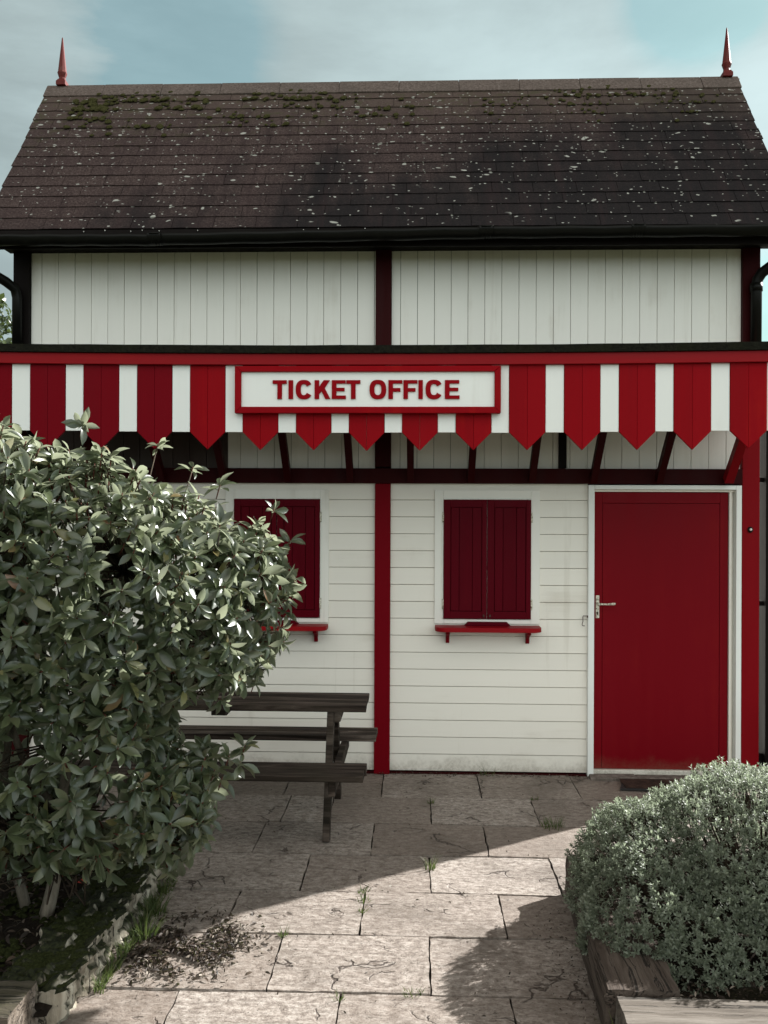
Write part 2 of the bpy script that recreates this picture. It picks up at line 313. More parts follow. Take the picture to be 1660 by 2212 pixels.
# ------------------------------------------------------------------ mesh tools
class MB:
    def __init__(s): s.v = []; s.f = []; s.sm = []
    def add(s, vs, fs, smooth=False):
        n = len(s.v); s.v += [tuple(p) for p in vs]; s.f += [tuple(i + n for i in f) for f in fs]; s.sm += [smooth] * len(fs); return s
    def box(s, x0, x1, y0, y1, z0, z1, jit=0):
        j = lambda: random.uniform(-jit, jit) if jit else 0
        vs = [(x + j(), y + j(), z + j()) for z in (z0, z1) for y in (y0, y1) for x in (x0, x1)]
        return s.add(vs, [(0, 2, 3, 1), (4, 5, 7, 6), (0, 1, 5, 4), (2, 6, 7, 3), (0, 4, 6, 2), (1, 3, 7, 5)])
    def prism(s, poly, y0, y1, axis='y'):
        # polygon in (x,z) extruded along y (or (y,z) along x, or (x,y) along z); poly counter-clockwise seen from -y
        n = len(poly)
        def P(a, b_, t): return (a, t, b_) if axis == 'y' else ((t, a, b_) if axis == 'x' else (a, b_, t))
        vs = [P(a, b_, y0) for a, b_ in poly] + [P(a, b_, y1) for a, b_ in poly]
        fs = [tuple(range(n)), tuple(range(2 * n - 1, n - 1, -1))] + [(i, i + n, (i + 1) % n + n, (i + 1) % n) for i in range(n)]
        return s.add(vs, fs)
    def tube(s, pts, rad, seg=10, smooth=True):
        pts = [Vector(p) for p in pts]
        if not isinstance(rad, (list, tuple)): rad = [rad] * len(pts)
        vs = []; fs = []; up = None
        for i, p in enumerate(pts):
            d = (pts[min(i + 1, len(pts) - 1)] - pts[max(i - 1, 0)]).normalized()
            if up is None: up = d.orthogonal().normalized()
            up = (up - d * up.dot(d)).normalized(); sd = d.cross(up)
            for k in range(seg):
                a = 2 * math.pi * k / seg; vs.append(p + (up * math.cos(a) + sd * math.sin(a)) * rad[i])
        for i in range(len(pts) - 1):
            for k in range(seg): fs.append((i * seg + k, i * seg + (k + 1) % seg, (i + 1) * seg + (k + 1) % seg, (i + 1) * seg + k))
        fs.append(tuple(reversed(range(seg)))); fs.append(tuple(range((len(pts) - 1) * seg, len(pts) * seg)))
        return s.add(vs, fs, smooth)
    def beam(s, a, b_, wd, ht, side=(1, 0, 0)):
        a = Vector(a); b_ = Vector(b_); d = (b_ - a).normalized(); sd = Vector(side); sd = (sd - d * sd.dot(d)).normalized(); u = sd.cross(d)
        vs = [p + sd * wd / 2 * i + u * ht / 2 * j for p in (a, b_) for i, j in ((-1, -1), (1, -1), (1, 1), (-1, 1))]
        return s.add(vs, [(3, 2, 1, 0), (4, 5, 6, 7), (0, 1, 5, 4), (1, 2, 6, 5), (2, 3, 7, 6), (3, 0, 4, 7)])
    def lathe(s, prof, c, seg=16, square=False):
        vs = []; fs = []
        for r, z in prof:
            for k in range(seg):
                a = 2 * math.pi * (k + .5) / seg; vs.append((c[0] + r * math.cos(a), c[1] + r * math.sin(a), c[2] + z))
        for i in range(len(prof) - 1):
            for k in range(seg): fs.append((i * seg + k, i * seg + (k + 1) % seg, (i + 1) * seg + (k + 1) % seg, (i + 1) * seg + k))
        fs.append(tuple(reversed(range(seg)))); fs.append(tuple(range((len(prof) - 1) * seg, len(prof) * seg)))
        return s.add(vs, fs, seg > 8)
def link(me, name, mat, parent, loc):
    o = bpy.data.objects.new(name, me); COL.objects.link(o); me.materials.append(mat)
    if parent is not None: o.parent = parent
    else: o.location = loc
    return o
def worldloc(p):
    l = Vector((0, 0, 0))
    while p is not None: l += p.location; p = p.parent
    return l
def obj(name, mb, mat, parent=None, loc=(0, 0, 0), bev=0., smooth_angle=None):
    base = worldloc(parent) if parent is not None else Vector(loc)
    me = bpy.data.meshes.new(name); me.from_pydata([tuple(Vector(v) - base) for v in mb.v], [], mb.f)
    me.polygons.foreach_set('use_smooth', mb.sm); me.update()
    o = link(me, name, mat, parent, loc)
    if bev:
        b_ = o.modifiers.new('bevel', 'BEVEL'); b_.width = bev; b_.segments = 2; b_.limit_method = 'ANGLE'; b_.angle_limit = R(35)
    return o
def npobj(name, V, F, mat, parent=None, loc=(0, 0, 0), smooth=True):
    base = worldloc(parent) if parent is not None else Vector(loc)
    V = (V - np.array(base)).astype(np.float32); me = bpy.data.meshes.new(name); k = F.shape[1]
    me.vertices.add(len(V)); me.vertices.foreach_set('co', V.ravel()); me.loops.add(F.size); me.loops.foreach_set('vertex_index', F.astype(np.int32).ravel())
    me.polygons.add(len(F)); me.polygons.foreach_set('loop_start', np.arange(0, F.size, k, dtype=np.int32)); me.polygons.foreach_set('loop_total', np.full(len(F), k, dtype=np.int32))
    me.polygons.foreach_set('use_smooth', np.full(len(F), smooth)); me.update(calc_edges=True); me.validate()
    return link(me, name, mat, parent, loc)
def tag(o, label=None, cat=None, group=None, kind=None):
    if label: o['label'] = label
    if cat: o['category'] = cat
    if group: o['group'] = group
    if kind: o['kind'] = kind
    return o
def thing(name, label, cat, loc=(0, 0, 0), group=None):
    o = bpy.data.objects.new(name, None); COL.objects.link(o); o.location = loc; o.empty_display_size = .1
    return tag(o, label, cat, group)

# ------------------------------------------------------------------ ground and paving
g = MB(); g.add([(-400, -400, -.03), (400, -400, -.03), (400, 400, -.03), (-400, 400, -.03)], [(0, 1, 2, 3)])
tag(obj('ground', g, GRAV), kind='structure')
g = MB(); g.add([(-1.9, -4.6, -.014), (2.9, -4.6, -.014), (2.9, .3, -.014), (-1.9, .3, -.014)], [(0, 1, 2, 3)])
tag(obj('joint_bed', g, JOINT), kind='structure')
rows = [0.02, -.49, -.965, -1.425, -1.878, -2.31, -2.757, -3.20, -3.65, -4.1, -4.5]
offs = [[-2.1, -1.45, -.83, -.206, .431, 1.06, 1.69, 2.3, 2.85], [-2.1, -1.38, -.772, -.50, .104, .731, 1.36, 2.0, 2.85], [-2.1, -1.47, -.853, -.225, .398, 1.02, 1.65, 2.85],
        [-2.1, -1.2, -.539, .084, .705, 1.33, 1.95, 2.85], [-2.1, -1.45, -.818, -.228, .40, 1.03, 1.65, 2.85], [-1.8, -1.17, -.551, .067, .69, 1.3, 2.85],
        [-1.5, -.876, -.27, .361, .98, 1.6, 2.85], [-1.8, -1.17, -.56, .06, .68, 1.3, 2.85], [-1.5, -.87, -.27, .36, .98, 1.6, 2.85], [-1.8, -1.17, -.56, .06, .68, 1.3, 2.85]]
pv = MB(); gap = .0036
for r in range(10):
    ya, yb = rows[r + 1] + .0062, rows[r] - .0062
    for i in range(len(offs[r]) - 1):
        xa, xb = offs[r][i] + gap, offs[r][i + 1] - gap
        if r == 4 and i == 4: yb -= .012
        nx, ny = 22, 16; vs = []; fs = []; hz = random.uniform(-.002, .003); tx, ty = random.uniform(-.003, .003), random.uniform(-.003, .003)
        s0 = Vector((random.uniform(0, 90), random.uniform(0, 90), 0))
        for b_ in range(ny + 1):
            for a in range(nx + 1):
                u, v = a / nx, b_ / ny; x = xa + (xb - xa) * u; y = ya + (yb - ya) * v
                q = Vector((x, y, 0)) + s0; e = min(u * (xb - xa), (1 - u) * (xb - xa), v * (yb - ya), (1 - v) * (yb - ya))
                n1 = noise.noise(q * 4); n2 = noise.noise(q * 17)
                jx = (noise.noise(q * 14 + Vector((9, 9, 9))) * .006) if e < .001 else 0
                jy = (noise.noise(q * 14 + Vector((5, 2, 9))) * .006) if e < .001 else 0
                z = hz + (u - .5) * tx + (v - .5) * ty + n1 * .004 + n2 * .0016
                vs.append((x + jx, y + jy, z))
        W = nx + 1
        for b_ in range(ny):
            for a in range(nx): fs.append((b_ * W + a, b_ * W + a + 1, (b_ + 1) * W + a + 1, (b_ + 1) * W + a))
        # skirt
        rim = list(range(W)) + [W * k + nx for k in range(1, ny + 1)] + [W * ny + a for a in range(nx - 1, -1, -1)] + [W * k for k in range(ny - 1, 0, -1)]
        n0 = len(vs)
        for q in rim: vs.append((vs[q][0], vs[q][1], -.03))
        L = len(rim)
        sv = [vs[q] for q in rim] + vs[n0:]; vs = vs[:n0]; pv.add(vs, fs, True)
        pv.add(sv, [(k, L + k, L + (k + 1) % L, (k + 1) % L) for k in range(L)])
tag(obj('paving', pv, PAVE), kind='structure')
def bed(name, x0, x1, y0, y1, z, amp=.02, n=60):
    m = MB(); vs = []; fs = []
    for j in range(n + 1):
        for i in range(n + 1):
            x = x0 + (x1 - x0) * i / n; y = y0 + (y1 - y0) * j / n; q = Vector((x * 9, y * 9, 3))
            vs.append((x, y, z + amp * noise.noise(q) + amp * .6 * noise.noise(q * 3.3)))
    for j in range(n):
        for i in range(n): fs.append((j * (n + 1) + i, j * (n + 1) + i + 1, (j + 1) * (n + 1) + i + 1, (j + 1) * (n + 1) + i))
    m.add(vs, fs, True); return tag(obj(name, m, SOIL), kind='structure')
bed('flower_bed_soil', -3.6, -1.25, -3.1, -1.78, .085); bed('flower_bed_soil', .86, 3.2, -3.12, -1.72, .10)

# ------------------------------------------------------------------ the ticket office
hut = thing('ticket_office', 'small red and white timber ticket office with slate roof and striped canopy', 'building')
XL0, XL1, XM0, XM1, XR0, XR1 = -2.803, -2.69, -.274, -.166, 2.216, 2.333
ZE = 3.62; DEP = 1.44
def vboards(x0, x1, z0, z1, y, first, step=.117):
    m = MB(); x = x0; nx = first
    while x < x1 - .001:
        e = min(nx, x1); dy = random.uniform(-.0015, .0015); m.box(x + .0013, e - .0013, y + dy, y + .02, z0, z1); x = e; nx = e + step * random.uniform(.985, 1.015)
    return m
zc = 2.098
for nm, a, b_, f in (('upper_wall', XL1, XM0, -2.615), ('upper_wall', XM1, XR0, -.103)):
    zz = zc if b_ > 0 or True else zc
    if a < -2:
        obj(nm, vboards(a, b_, 2.86, ZE, .03, f), WHITE, hut, bev=.0022)
        m = vboards(-1.30, b_, zc, 2.86, .031, -1.21); obj('upper_wall', m, WHITE, hut, bev=.0022)
        obj('shade_dark_panel', vboards(a, -1.30, zc, 2.86, .034, -2.615), SHADEB, hut, bev=.0022)  # boards coloured dark to paint in the shadow under the canopy
    else: obj(nm, vboards(a, b_, zc, ZE, .03, f), WHITE, hut, bev=.0022)
def clad(x0, x1, z0=.012, z1=2.0):
    m = MB(); z = 1.883; top = z1
    while top > z0 + .01:
        lo = max(z, z0); j = random.uniform(-.0008, .0008)
        # tapered board: lower lip stands proud
        m.prism([(.030 + j, top - .001), (.0235 + j, lo + .0042), (.027 + j, lo + .0016), (.05, lo + .0016), (.05, top - .001)], x0, x1, 'x')
        top = lo; z = lo - .1166
    return m
obj('cladding', clad(XL1, XM0), WHITEH, hut, bev=.001); obj('cladding', clad(XM1, 1.184), WHITEH, hut, bev=.001)
# backing, side, back walls
m = MB(); m.box(XL0 + .02, XR1 - .02, .056, .09, 0.0, ZE); obj('backing_wall', m, DARKB, hut)
for xx, s in ((XL0 + .012, 1), (XR1 - .012, -1)):
    m = MB(); y = .10
    while y < DEP:
        e = min(y + .117, DEP); zt = lambda q: 3.66 + (1.42 * (1 - abs(q - .72) / 1.02)) - .12
        mid = (y + e) / 2
        m.add([(xx, y, 0), (xx, e - .003, 0), (xx, e - .003, zt(e)), (xx, y, zt(y)), (xx + .02 * s, y, 0), (xx + .02 * s, e - .003, 0), (xx + .02 * s, e - .003, zt(e)), (xx + .02 * s, y, zt(y))],
              [(0, 1, 2, 3), (7, 6, 5, 4), (0, 4, 5, 1), (1, 5, 6, 2), (2, 6, 7, 3), (3, 7, 4, 0)]); y = e
    obj('side_wall', m, WHITE, hut)
m = MB(); m.box(XL0, XR1, DEP, DEP + .03, 0, ZE); obj('back_wall', m, WHITE, hut)
# posts and beams; upper parts and beam painted darker for shade under the eaves
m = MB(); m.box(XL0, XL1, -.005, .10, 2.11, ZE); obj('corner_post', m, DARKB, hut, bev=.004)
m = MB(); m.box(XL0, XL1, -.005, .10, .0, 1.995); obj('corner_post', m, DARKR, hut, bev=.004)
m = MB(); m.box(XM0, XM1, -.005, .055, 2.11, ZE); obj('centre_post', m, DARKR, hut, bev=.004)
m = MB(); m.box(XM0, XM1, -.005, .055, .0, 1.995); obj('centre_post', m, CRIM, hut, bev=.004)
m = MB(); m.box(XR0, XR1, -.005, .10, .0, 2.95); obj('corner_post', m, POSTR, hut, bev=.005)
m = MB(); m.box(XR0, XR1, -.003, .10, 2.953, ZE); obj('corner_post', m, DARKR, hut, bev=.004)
m = MB(); m.box(XL0 - .0, XR0 - .001, -.014, .052, 1.997, 2.10); obj('cross_beam', m, DARKR, hut, bev=.004)
m = MB(); m.box(.982, 1.035, .0, .03, 2.103, 2.9); obj('wall_stud', m, DARKB, hut, bev=.003)
m = MB(); m.box(XM1 + .001, 1.182, .012, .05, -.01, .011); m.box(XL1, XM0 - .001, .012, .05, -.01, .011); obj('base_rail', m, DARKR, hut, bev=.003)
# windows
def window(dx):
    m = MB(); a, b_, c, d = .138 + dx, .857 + dx, .198 + dx, .797 + dx
    m.box(a, c, .012, .05, 1.035, 1.953); m.box(d, b_, .0125, .05, 1.035, 1.953)
    m.box(c + .0005, d - .0005, .0118, .05, 1.888, 1.9525); m.box(c + .0005, d - .0005, .012, .05, 1.036, 1.066)
    m.box(c - .013, c - .0005, .009, .0119, 1.07, 1.9)
    win = obj('window', m, WHITE, hut, bev=.002)
    mid = .4966 + dx
    for (p, q, i) in ((c + .002, mid - .0022, 0), (mid + .0022, d - .002, 1)):
        s = MB(); z0, z1 = 1.071, 1.886; fw = .046
        s.box(p, p + fw, .0, .022, z0, z1); s.box(q - fw * .7, q, .0, .022, z0, z1)
        s.box(p + fw + .0004, q - fw * .7 - .0004, .0003, .022, z0, z0 + .05); s.box(p + fw + .0004, q - fw * .7 - .0004, .0003, .022, z1 - .05, z1)
        u0, u1 = p + fw + .003, q - fw * .7 - .003; W = u1 - u0
        for f0, f1 in ((0, .27), (.27, .70), (.70, 1)): s.box(u0 + W * f0 + .0016, u0 + W * f1 - .0016, .0055, .02, z0 + .0535, z1 - .0535)
        s.box(p + .004, q - .004, .019, .024, z0 + .004, z1 - .004)
        sh = obj('shutter', s, SHUT, win, bev=.0015)
        k = MB(); kx = (q - .02) if i == 0 else (p + .018); k.lathe([(.006, 0), (.007, .003), (.006, .006)], (kx, 0, 1.09), 10)
        k2 = MB(); k2.box(kx - .006, kx + .006, -.006, -.001, 1.083, 1.101); obj('shutter_catch', k2, RUST, sh, bev=.002)
        for hz in (1.73, 1.135):
            h = MB(); hx = (p - .004) if i == 0 else (q + .004)
            h.tube([(hx, .004, hz), (hx, .004, hz + .07)], .0045, 8); h.box(hx - .008, hx + .008, .007, .0085, hz, hz + .07); obj('hinge', h, METAL, win)
    # shelf with rounded ends, brackets, draw latch
    s = MB(); pl = []; x0, x1, y0, r = a + .003, b_ - .001, -.145, .07
    pl += [(x1, .011)]; pl2 = []
    for t in range(0, 9): an = -t * math.pi / 16; pl2.append((x1 - r + r * math.cos(an), y0 + r + r * math.sin(an)))
    for t in range(0, 9): an = -math.pi / 2 - t * math.pi / 16; pl2.append((x0 + r + r * math.cos(an), y0 + r + r * math.sin(an)))
    poly = [(x1, .011)] + pl2 + [(x0, .011)]
    s.prism(list(reversed(poly)), .996, 1.026, 'z'); sh = obj('shelf', s, FASCH, win, bev=.003)
    s = MB(); s.prism([(mid - .155, 1.027), (mid + .16, 1.027), (mid + .135, 1.052), (mid - .13, 1.052)], -.03, .011); obj('sill_block', s, SHUT, win, bev=.003)
    for bx in (.228 + dx, .773 + dx):
        k = MB(); k.prism([(.02, .905), (.02, .9955), (-.10, .9955), (-.10, .975), (-.05, .965), (-.015, .94), (-.006, .905)], bx - .012, bx + .012, 'x'); obj('shelf_bracket', k, CRIM, win, bev=.002)
window(0); window(-1.449)
# door
m = MB(); z0, z1 = .045, 1.942; x0, x1 = 1.228, 2.140; y = .045
m.box(x0, 1.288, y, y + .04, z0, z1); m.box(2.085, x1, y, y + .04, z0, z1); m.box(1.2884, 2.0846, y + .0002, y + .04, 1.868, z1)
m.box(1.2905, 2.0825, y + .001, y + .04, z0, 1.8655)
door = obj('door', m, DOORP, hut, bev=.0016)
m = MB(); m.box(1.184, 1.225, -.002, .09, .0, 1.99); m.box(2.178, XR0 - .001, -.002, .09, .03, 1.99); m.box(1.2255, 2.1775, -.0015, .09, 1.960, 1.9895)
fr = obj('door_frame', m, WHITEB, door, bev=.003)
m = MB(); m.box(2.1425, 2.1595, .030, .09, .045, 1.945); m.box(1.2255, 2.1775, .028, .09, 1.945, 1.9595); m.box(2.160, 2.1777, .055, .09, .045, 1.945); obj('door_stop', m, WHITEH, door, bev=.002)
m = MB(); m.box(1.226, 2.18, .02, .09, .008, .043); obj('threshold', m, WHITEH, door, bev=.004)
m = MB(); m.box(1.244, 1.268, .040, .0449, 1.078, 1.234); pl = obj('lock_plate', m, METAL, door, bev=.002)
m = MB(); m.tube([(1.256, .044, 1.178), (1.256, .006, 1.178), (1.262, -.004, 1.178), (1.275, -.008, 1.178), (1.31, -.008, 1.177), (1.352, -.008, 1.180), (1.366, -.007, 1.181)], [.009, .008, .008, .007, .006, .0085, .007], 10); obj('handle', m, METAL, door)
m = MB(); m.lathe([(.004, 0), (.0045, .012), (.003, .024)], (1.257, .0395, 1.10), 8); obj('keyhole', m, RUST, door)
m = MB(); m.tube([(1.180, .004, 1.097), (1.168, .000, 1.097), (1.150, -.001, 1.097), (1.148, -.001, 1.09), (1.149, -.001, 1.06), (1.145, -.001, 1.047), (1.143, -.001, 1.036), (1.149, -.001, 1.03), (1.162, -.001, 1.029)], .0026, 8)
m.tube([(1.1795, -.001, 1.10), (1.1795, -.001, 1.085)], .004, 8); obj('door_hook', m, RUST, hut)
m = MB(); m.lathe([(.018, 0), (.018, .006), (.012, .010)], (0, 0, 0), 20); m.v = [(2.268 + a, -.006 - c, 1.69 + b_ * 1.15) for a, b_, c in m.v]; m.f = [tuple(reversed(f)) for f in m.f]; bell = obj('doorbell', m, BLACK, hut)
m = MB(); m.lathe([(.0085, 0), (.0085, .004), (.005, .007)], (0, 0, 0), 16); m.v = [(2.269 + a, -.016 - c, 1.691 + b_) for a, b_, c in m.v]; m.f = [tuple(reversed(f)) for f in m.f]; obj('button', m, WPL, bell)
m = MB(); m.box(1.19, 1.50, -.085, .018, -.01, .022, .005); m.box(1.505, 2.2, -.085, .018, -.01, .02, .004); obj('step_stone', m, STONE, hut, bev=.008)

# roof: real slates in overlapping rows
E = Vector((0, -.30, 3.658)); P = Vector((0, .72, 5.085)); SL = (P - E); Ls = SL.length; SL.normalize(); NR = Vector((0, -SL.z, SL.y)); X0, X1 = -2.862, 2.458
m = MB(); nrow = 14; ex = (Ls - .085) / nrow
for r in range(nrow + 1):
    base = r * ex; x = X0 + random.uniform(-.006, .004) - 0; off = (r % 2) * .142 + random.uniform(-.03, .03); nx = X0 + .142 + off
    k = r / nrow; xl = X0 + (-.008) * 1 + .0 * k; xr = X1 - .030 * k; x = xl + random.uniform(-.006, .004)
    wl = .0 - .0 * k
    while x < xr - .004:
        e = min(nx, xr + random.uniform(-.004, .006)); 
        if xr - e < .05: e = xr + random.uniform(-.004, .006)
        d = random.uniform(-.0012, .0018); lo = base - random.uniform(0, .003) ; hi = base + ex + .03
        if hi > Ls: hi = Ls
        jl = [lo + random.uniform(-.003, .003) for _ in range(4)]
        xs = [x + .0016 + (e - x - .0032) * t / 3 for t in range(4)]
        vs = []
        for i in range(4):
            for s_, n_ in ((jl[i], .0105 + d), (hi, .002)):
                p = E + SL * s_ + NR * n_; vs.append((xs[i], p.y, p.z))
            p = E + SL * jl[i] + NR * (.006 + d); vs.append((xs[i], p.y, p.z))
        fs = []
        for i in range(3): a = i * 3; fs += [(a, a + 3, a + 4, a + 1), (a + 2, a + 5, a + 3, a)]
        fs += [(2, 0, 1), (11, 10, 9)]
        m.add(vs, fs); x = e; nx = e + .284 * random.uniform(.96, 1.04)
roof = obj('roof', m, SLATE, hut)
m = MB()
for sgn in (1, -1):
    for q0, q1, n0, n1 in ((0.0, Ls, .001, -.045),):
        pts = []
        for s_, n_ in ((0.0, -.0), (Ls, -.0), (Ls, -.05), (0.0, -.05)):
            p = E + SL * s_ + NR * n_; yy = p.y if sgn == 1 else 1.44 - p.y; pts.append((yy, p.z - .0015))
        if sgn == -1: pts = pts[::-1]
        m.prism(pts, X0 + .012, X1 - .035, 'x')
obj('roof_deck', m, DARKB, roof)
m = MB(); p0 = E; 
for r in range(1): 
    m.prism([(1.44 + .3, 3.662), (.72, 5.09), (.72, 5.10), (1.44 + .31, 3.672)][::-1], X0, X1 - .01, 'x')
obj('rear_slope', m, SLATE, roof)
# ridge cap: overlapping angle tiles
x = X0 - .012; i = 0
while x < X1 - .05:
    e = min(x + .455, X1 - .022); m = MB(); h = .002 * (i % 2); t = .016
    sag = 0
    a0 = P + NR * (.018 + h) - SL * .125; a1 = P + NR * (.018 + h) - SL * .012; top = Vector((0, .72, P.z + .030 + h))
    po = [(a0.y, a0.z), (a1.y, a1.z + .002), (.72, top.z), (1.44 - a1.y, a1.z + .002), (1.44 - a0.y, a0.z)]
    pi = [(1.44 - a0.y - .012, a0.z - .012), (.72, top.z - .028), (a0.y + .012, a0.z - .010)]
    m.prism((po + pi)[::-1], x, e + .0, 'x'); obj('ridge_tile', m, RIDGE, roof, bev=.004); x = e + .002; i += 1
for fx in (-2.757, 2.352):
    m = MB(); b0 = (fx, .72, P.z + .020)
    m.lathe([(.052, 0), (.052, .028), (.042, .040), (.034, .050)], b0, 4)
    m.lathe([(.026, .0505), (.025, .065), (.036, .098), (.037, .104), (.032, .115), (.005, .375), (.0015, .382)], b0, 8)
    obj('finial', m, FIN, roof, bev=.002)
# little nail heads at the slate edge
m = MB()
for i in range(42):
    xx = -2.80 + i * .128 + random.uniform(-.04, .04)
    if random.random() < .3: continue
    p = E - SL * .012 + NR * .0; m.lathe([(.001, -.004), (.0045, 0), (.001, .004)], (xx, p.y - .012, p.z - .004 + random.uniform(-.006, .004)), 6)
m2 = MB(); m2.box(X0 + .01, X1 - .01, -.312, -.29, 3.612, 3.652); ed = obj('eaves_trim', m2, DARKB, roof)
tag(obj('nail_heads', m, WPL, roof), kind='stuff')
# eaves, fascia, gutter
m = MB(); m.box(-2.84, 2.43, -.255, -.235, 3.548, 3.645); m.box(-2.84, 2.43, -.2345, .03, 3.60, 3.615); obj('eaves_board', m, DARKB, hut, bev=.002)
def gutter(x0, z0, x1, z1, r=.052):
    m = MB(); n = 12; yc = -.335; vs = []; fs = []; st = 24
    for i in range(st + 1):
        x = x0 + (x1 - x0) * i / st; z = z0 + (z1 - z0) * i / st + .002 * math.sin(i * 1.3)
        for ro in (r, r - .004):
            for k in range(n + 1): a = math.pi + math.pi * k / n; vs.append((x, yc + ro * math.cos(a), z + ro * 1.18 * math.sin(a)))
    K = 2 * (n + 1)
    for i in range(st):
        for k in range(n):
            a = i * K + k; fs.append((a, a + K, a + K + 1, a + 1)); c = i * K + n + 1 + k; fs.append((c + 1, c + K + 1, c + K, c))
        fs.append((i * K, i * K + n + 1, (i + 1) * K + n + 1, (i + 1) * K)); fs.append((i * K + n, (i + 1) * K + n, (i + 1) * K + 2 * n + 1, i * K + 2 * n + 1))
    for i in (0, st):
        fs.append(tuple(i * K + k for k in range(n + 1)))
    m.add(vs, fs, True); 
    return m
gut = obj('gutter', gutter(-2.98, 3.607, -1.70, 3.600), BLACK, hut)
m = gutter(-1.70, 3.602, .45, 3.632); m2 = gutter(.45, 3.632, 2.55, 3.636); g2 = MB(); g2.v = m.v; g2.f = m.f; g2.sm = m.sm; g2.add(m2.v, m2.f, True); obj('gutter_run', g2, BLACK, gut)
for jx, jz in ((-1.70, 3.603), (.45, 3.634), (1.42, 3.637)):
    m = gutter(jx - .045, jz + .004, jx + .045, jz + .004, .057); m.tube([(jx - .03, -.393, jz), (jx + .03, -.393, jz)], .006, 6); obj('gutter_joint', m, BLACK, gut)
m = MB(); m.tube([(2.62, -.30, 3.58), (2.50, -.24, 3.535), (2.36, -.11, 3.445), (2.315, -.07, 3.41), (2.293, -.055, 3.37), (2.287, -.05, 3.32), (2.285, -.05, 2.90)], .036, 16)
m.tube([(2.286, -.05, 3.345), (2.286, -.05, 3.29)], .041, 16); m.tube([(2.42, -.165, 3.485), (2.375, -.125, 3.455)], .041, 16); obj('downpipe', m, BLACK, gut)
m = MB(); m.tube([(-2.99, -.33, 3.62), (-2.99, -.33, 3.50), (-2.96, -.27, 3.46), (-2.80, -.12, 3.365), (-2.765, -.06, 3.33), (-2.755, -.045, 3.27), (-2.755, -.045, 2.90)], .034, 16); obj('downpipe', m, BLACK, gut)

# canopy
def sag(x): return -.015 * (1 - ((x + .2) / 2.3) ** 2)
CL, CR, CY = -3.05, 2.176, -.80
m = MB(); n = 24; vs = []; fs = []
for i in range(n + 1):
    x = CL + (CR - CL) * i / n; s = sag(x); j = random.uniform(-.0015, .0015)
    vs += [(x, -.003, 2.945), (x, CY - .045, 2.802 + s + j), (x, CY - .047, 2.756 + s), (x, CY, 2.756 + s), (x, -.003, 2.895)]
for i in range(n):
    for k in range(5): a = i * 5 + k; b_ = i * 5 + (k + 1) % 5; fs.append((a, b_, b_ + 5, a + 5))
fs += [(4, 3, 2, 1, 0), tuple(n * 5 + k for k in range(5))]; m.add(vs, fs)
ROOFELT = mk_soil('black_mossy_felt', (.006, .006, .005), (.03, .03, .02))
can = obj('canopy', m, ROOFELT, hut)
def bent(x0, x1, y0, y1, za, zb, n=24):
    m = MB(); vs = []; fs = []
    for i in range(n + 1):
        x = x0 + (x1 - x0) * i / n; s = sag(x); vs += [(x, y0, za + s), (x, y1, za + s), (x, y1, zb + s), (x, y0, zb + s)]
    for i in range(n):
        for k in range(4): a = i * 4 + k; b_ = i * 4 + (k + 1) % 4; fs.append((a, a + 4, b_ + 4, b_))
    fs += [(0, 1, 2, 3), tuple(n * 4 + k for k in (3, 2, 1, 0))]; return m.add(vs, fs)
obj('fascia_rail', bent(CL, CR, CY - .028, CY + .02, 2.688, 2.7545), FASCH, can, bev=.003)
obj('fascia_backing', bent(CL, CR, CY + .0135, CY + .035, 2.40, 2.687), DARKR, can)
edges = [-2.775, -2.665, -2.439, -2.327, -2.11, -2.001, -1.783, -1.674, -1.46, -1.352, -1.138, -1.033, -.819, -.712, -.5, -.395, -.182, -.078, .135, .241, .453, .557, .772, .881, 1.094, 1.203, 1.416, 1.523, 1.741, 1.85, 2.065, 2.172]
for i in range(len(edges) - 1):
    a, b_ = edges[i] + .0012, edges[i + 1] - .0012; c = (a + b_) / 2; s = sag(c); zb = 2.288 + s; zt = 2.6875 + s; m = MB(); jj = random.uniform(-.002, .002)
    if i % 2 == 1:   # red pennant: two boards cut to one point
        tip = zb - (b_ - a) / 2 + random.uniform(-.004, .004)
        m.prism([(a, zb), (c - .0006, tip), (c - .0006, zt), (a, zt)], CY + jj - .002, CY + .013); m.prism([(c + .0006, tip), (b_, zb), (b_, zt), (c + .0006, zt)], CY - .0015 + jj, CY + .013)
        o = obj('pennant_board', m, CRIM if b_ < -1.4 else FASC, can, bev=.0015); o['group'] = 'red pointed boards along the canopy'  # left boards coloured deeper to imitate the change of glare along the canopy
        if b_ < -1.4: o['label'] = 'pointed board coloured deeper crimson for less glare'
    else:
        if b_ - a > .12: continue
        m.box(a, b_, CY + .0025 + jj, CY + .013, zb + random.uniform(-.002, .002), zt); o = obj('white_board', m, WHITEB, can, bev=.0015); o['group'] = 'white boards between the red points'
for sx in (-2.6, -2.17, -1.74, -1.31, -.869, -.441, -.03, .381, .794, 1.208, 1.648, 2.11):
    m = MB(); wd = .046 if sx < 2 else .06
    m.beam((sx, -.035, 1.99 + .03), (sx, -.70, 2.70), wd, .055); obj('strut', m, DARKR if sx < 2 else POSTR, can, bev=.002)  # canopy shade put into the strut colour; end strut red as if lit
for sx in (-2.6, -2.17, -1.74, -1.31, -.869, -.441, -.03, .381, .794, 1.208, 1.648, 2.11):
    m = MB(); m.beam((sx, -.006, 2.86), (sx, CY + .037, 2.715), .05, .06); obj('rafter', m, DARKB, can)
m = MB(); m.box(CR - .03, CR - .01, CY + .037, -.01, 2.45, 2.71); obj('side_fascia', m, FASCH, can, bev=.002)

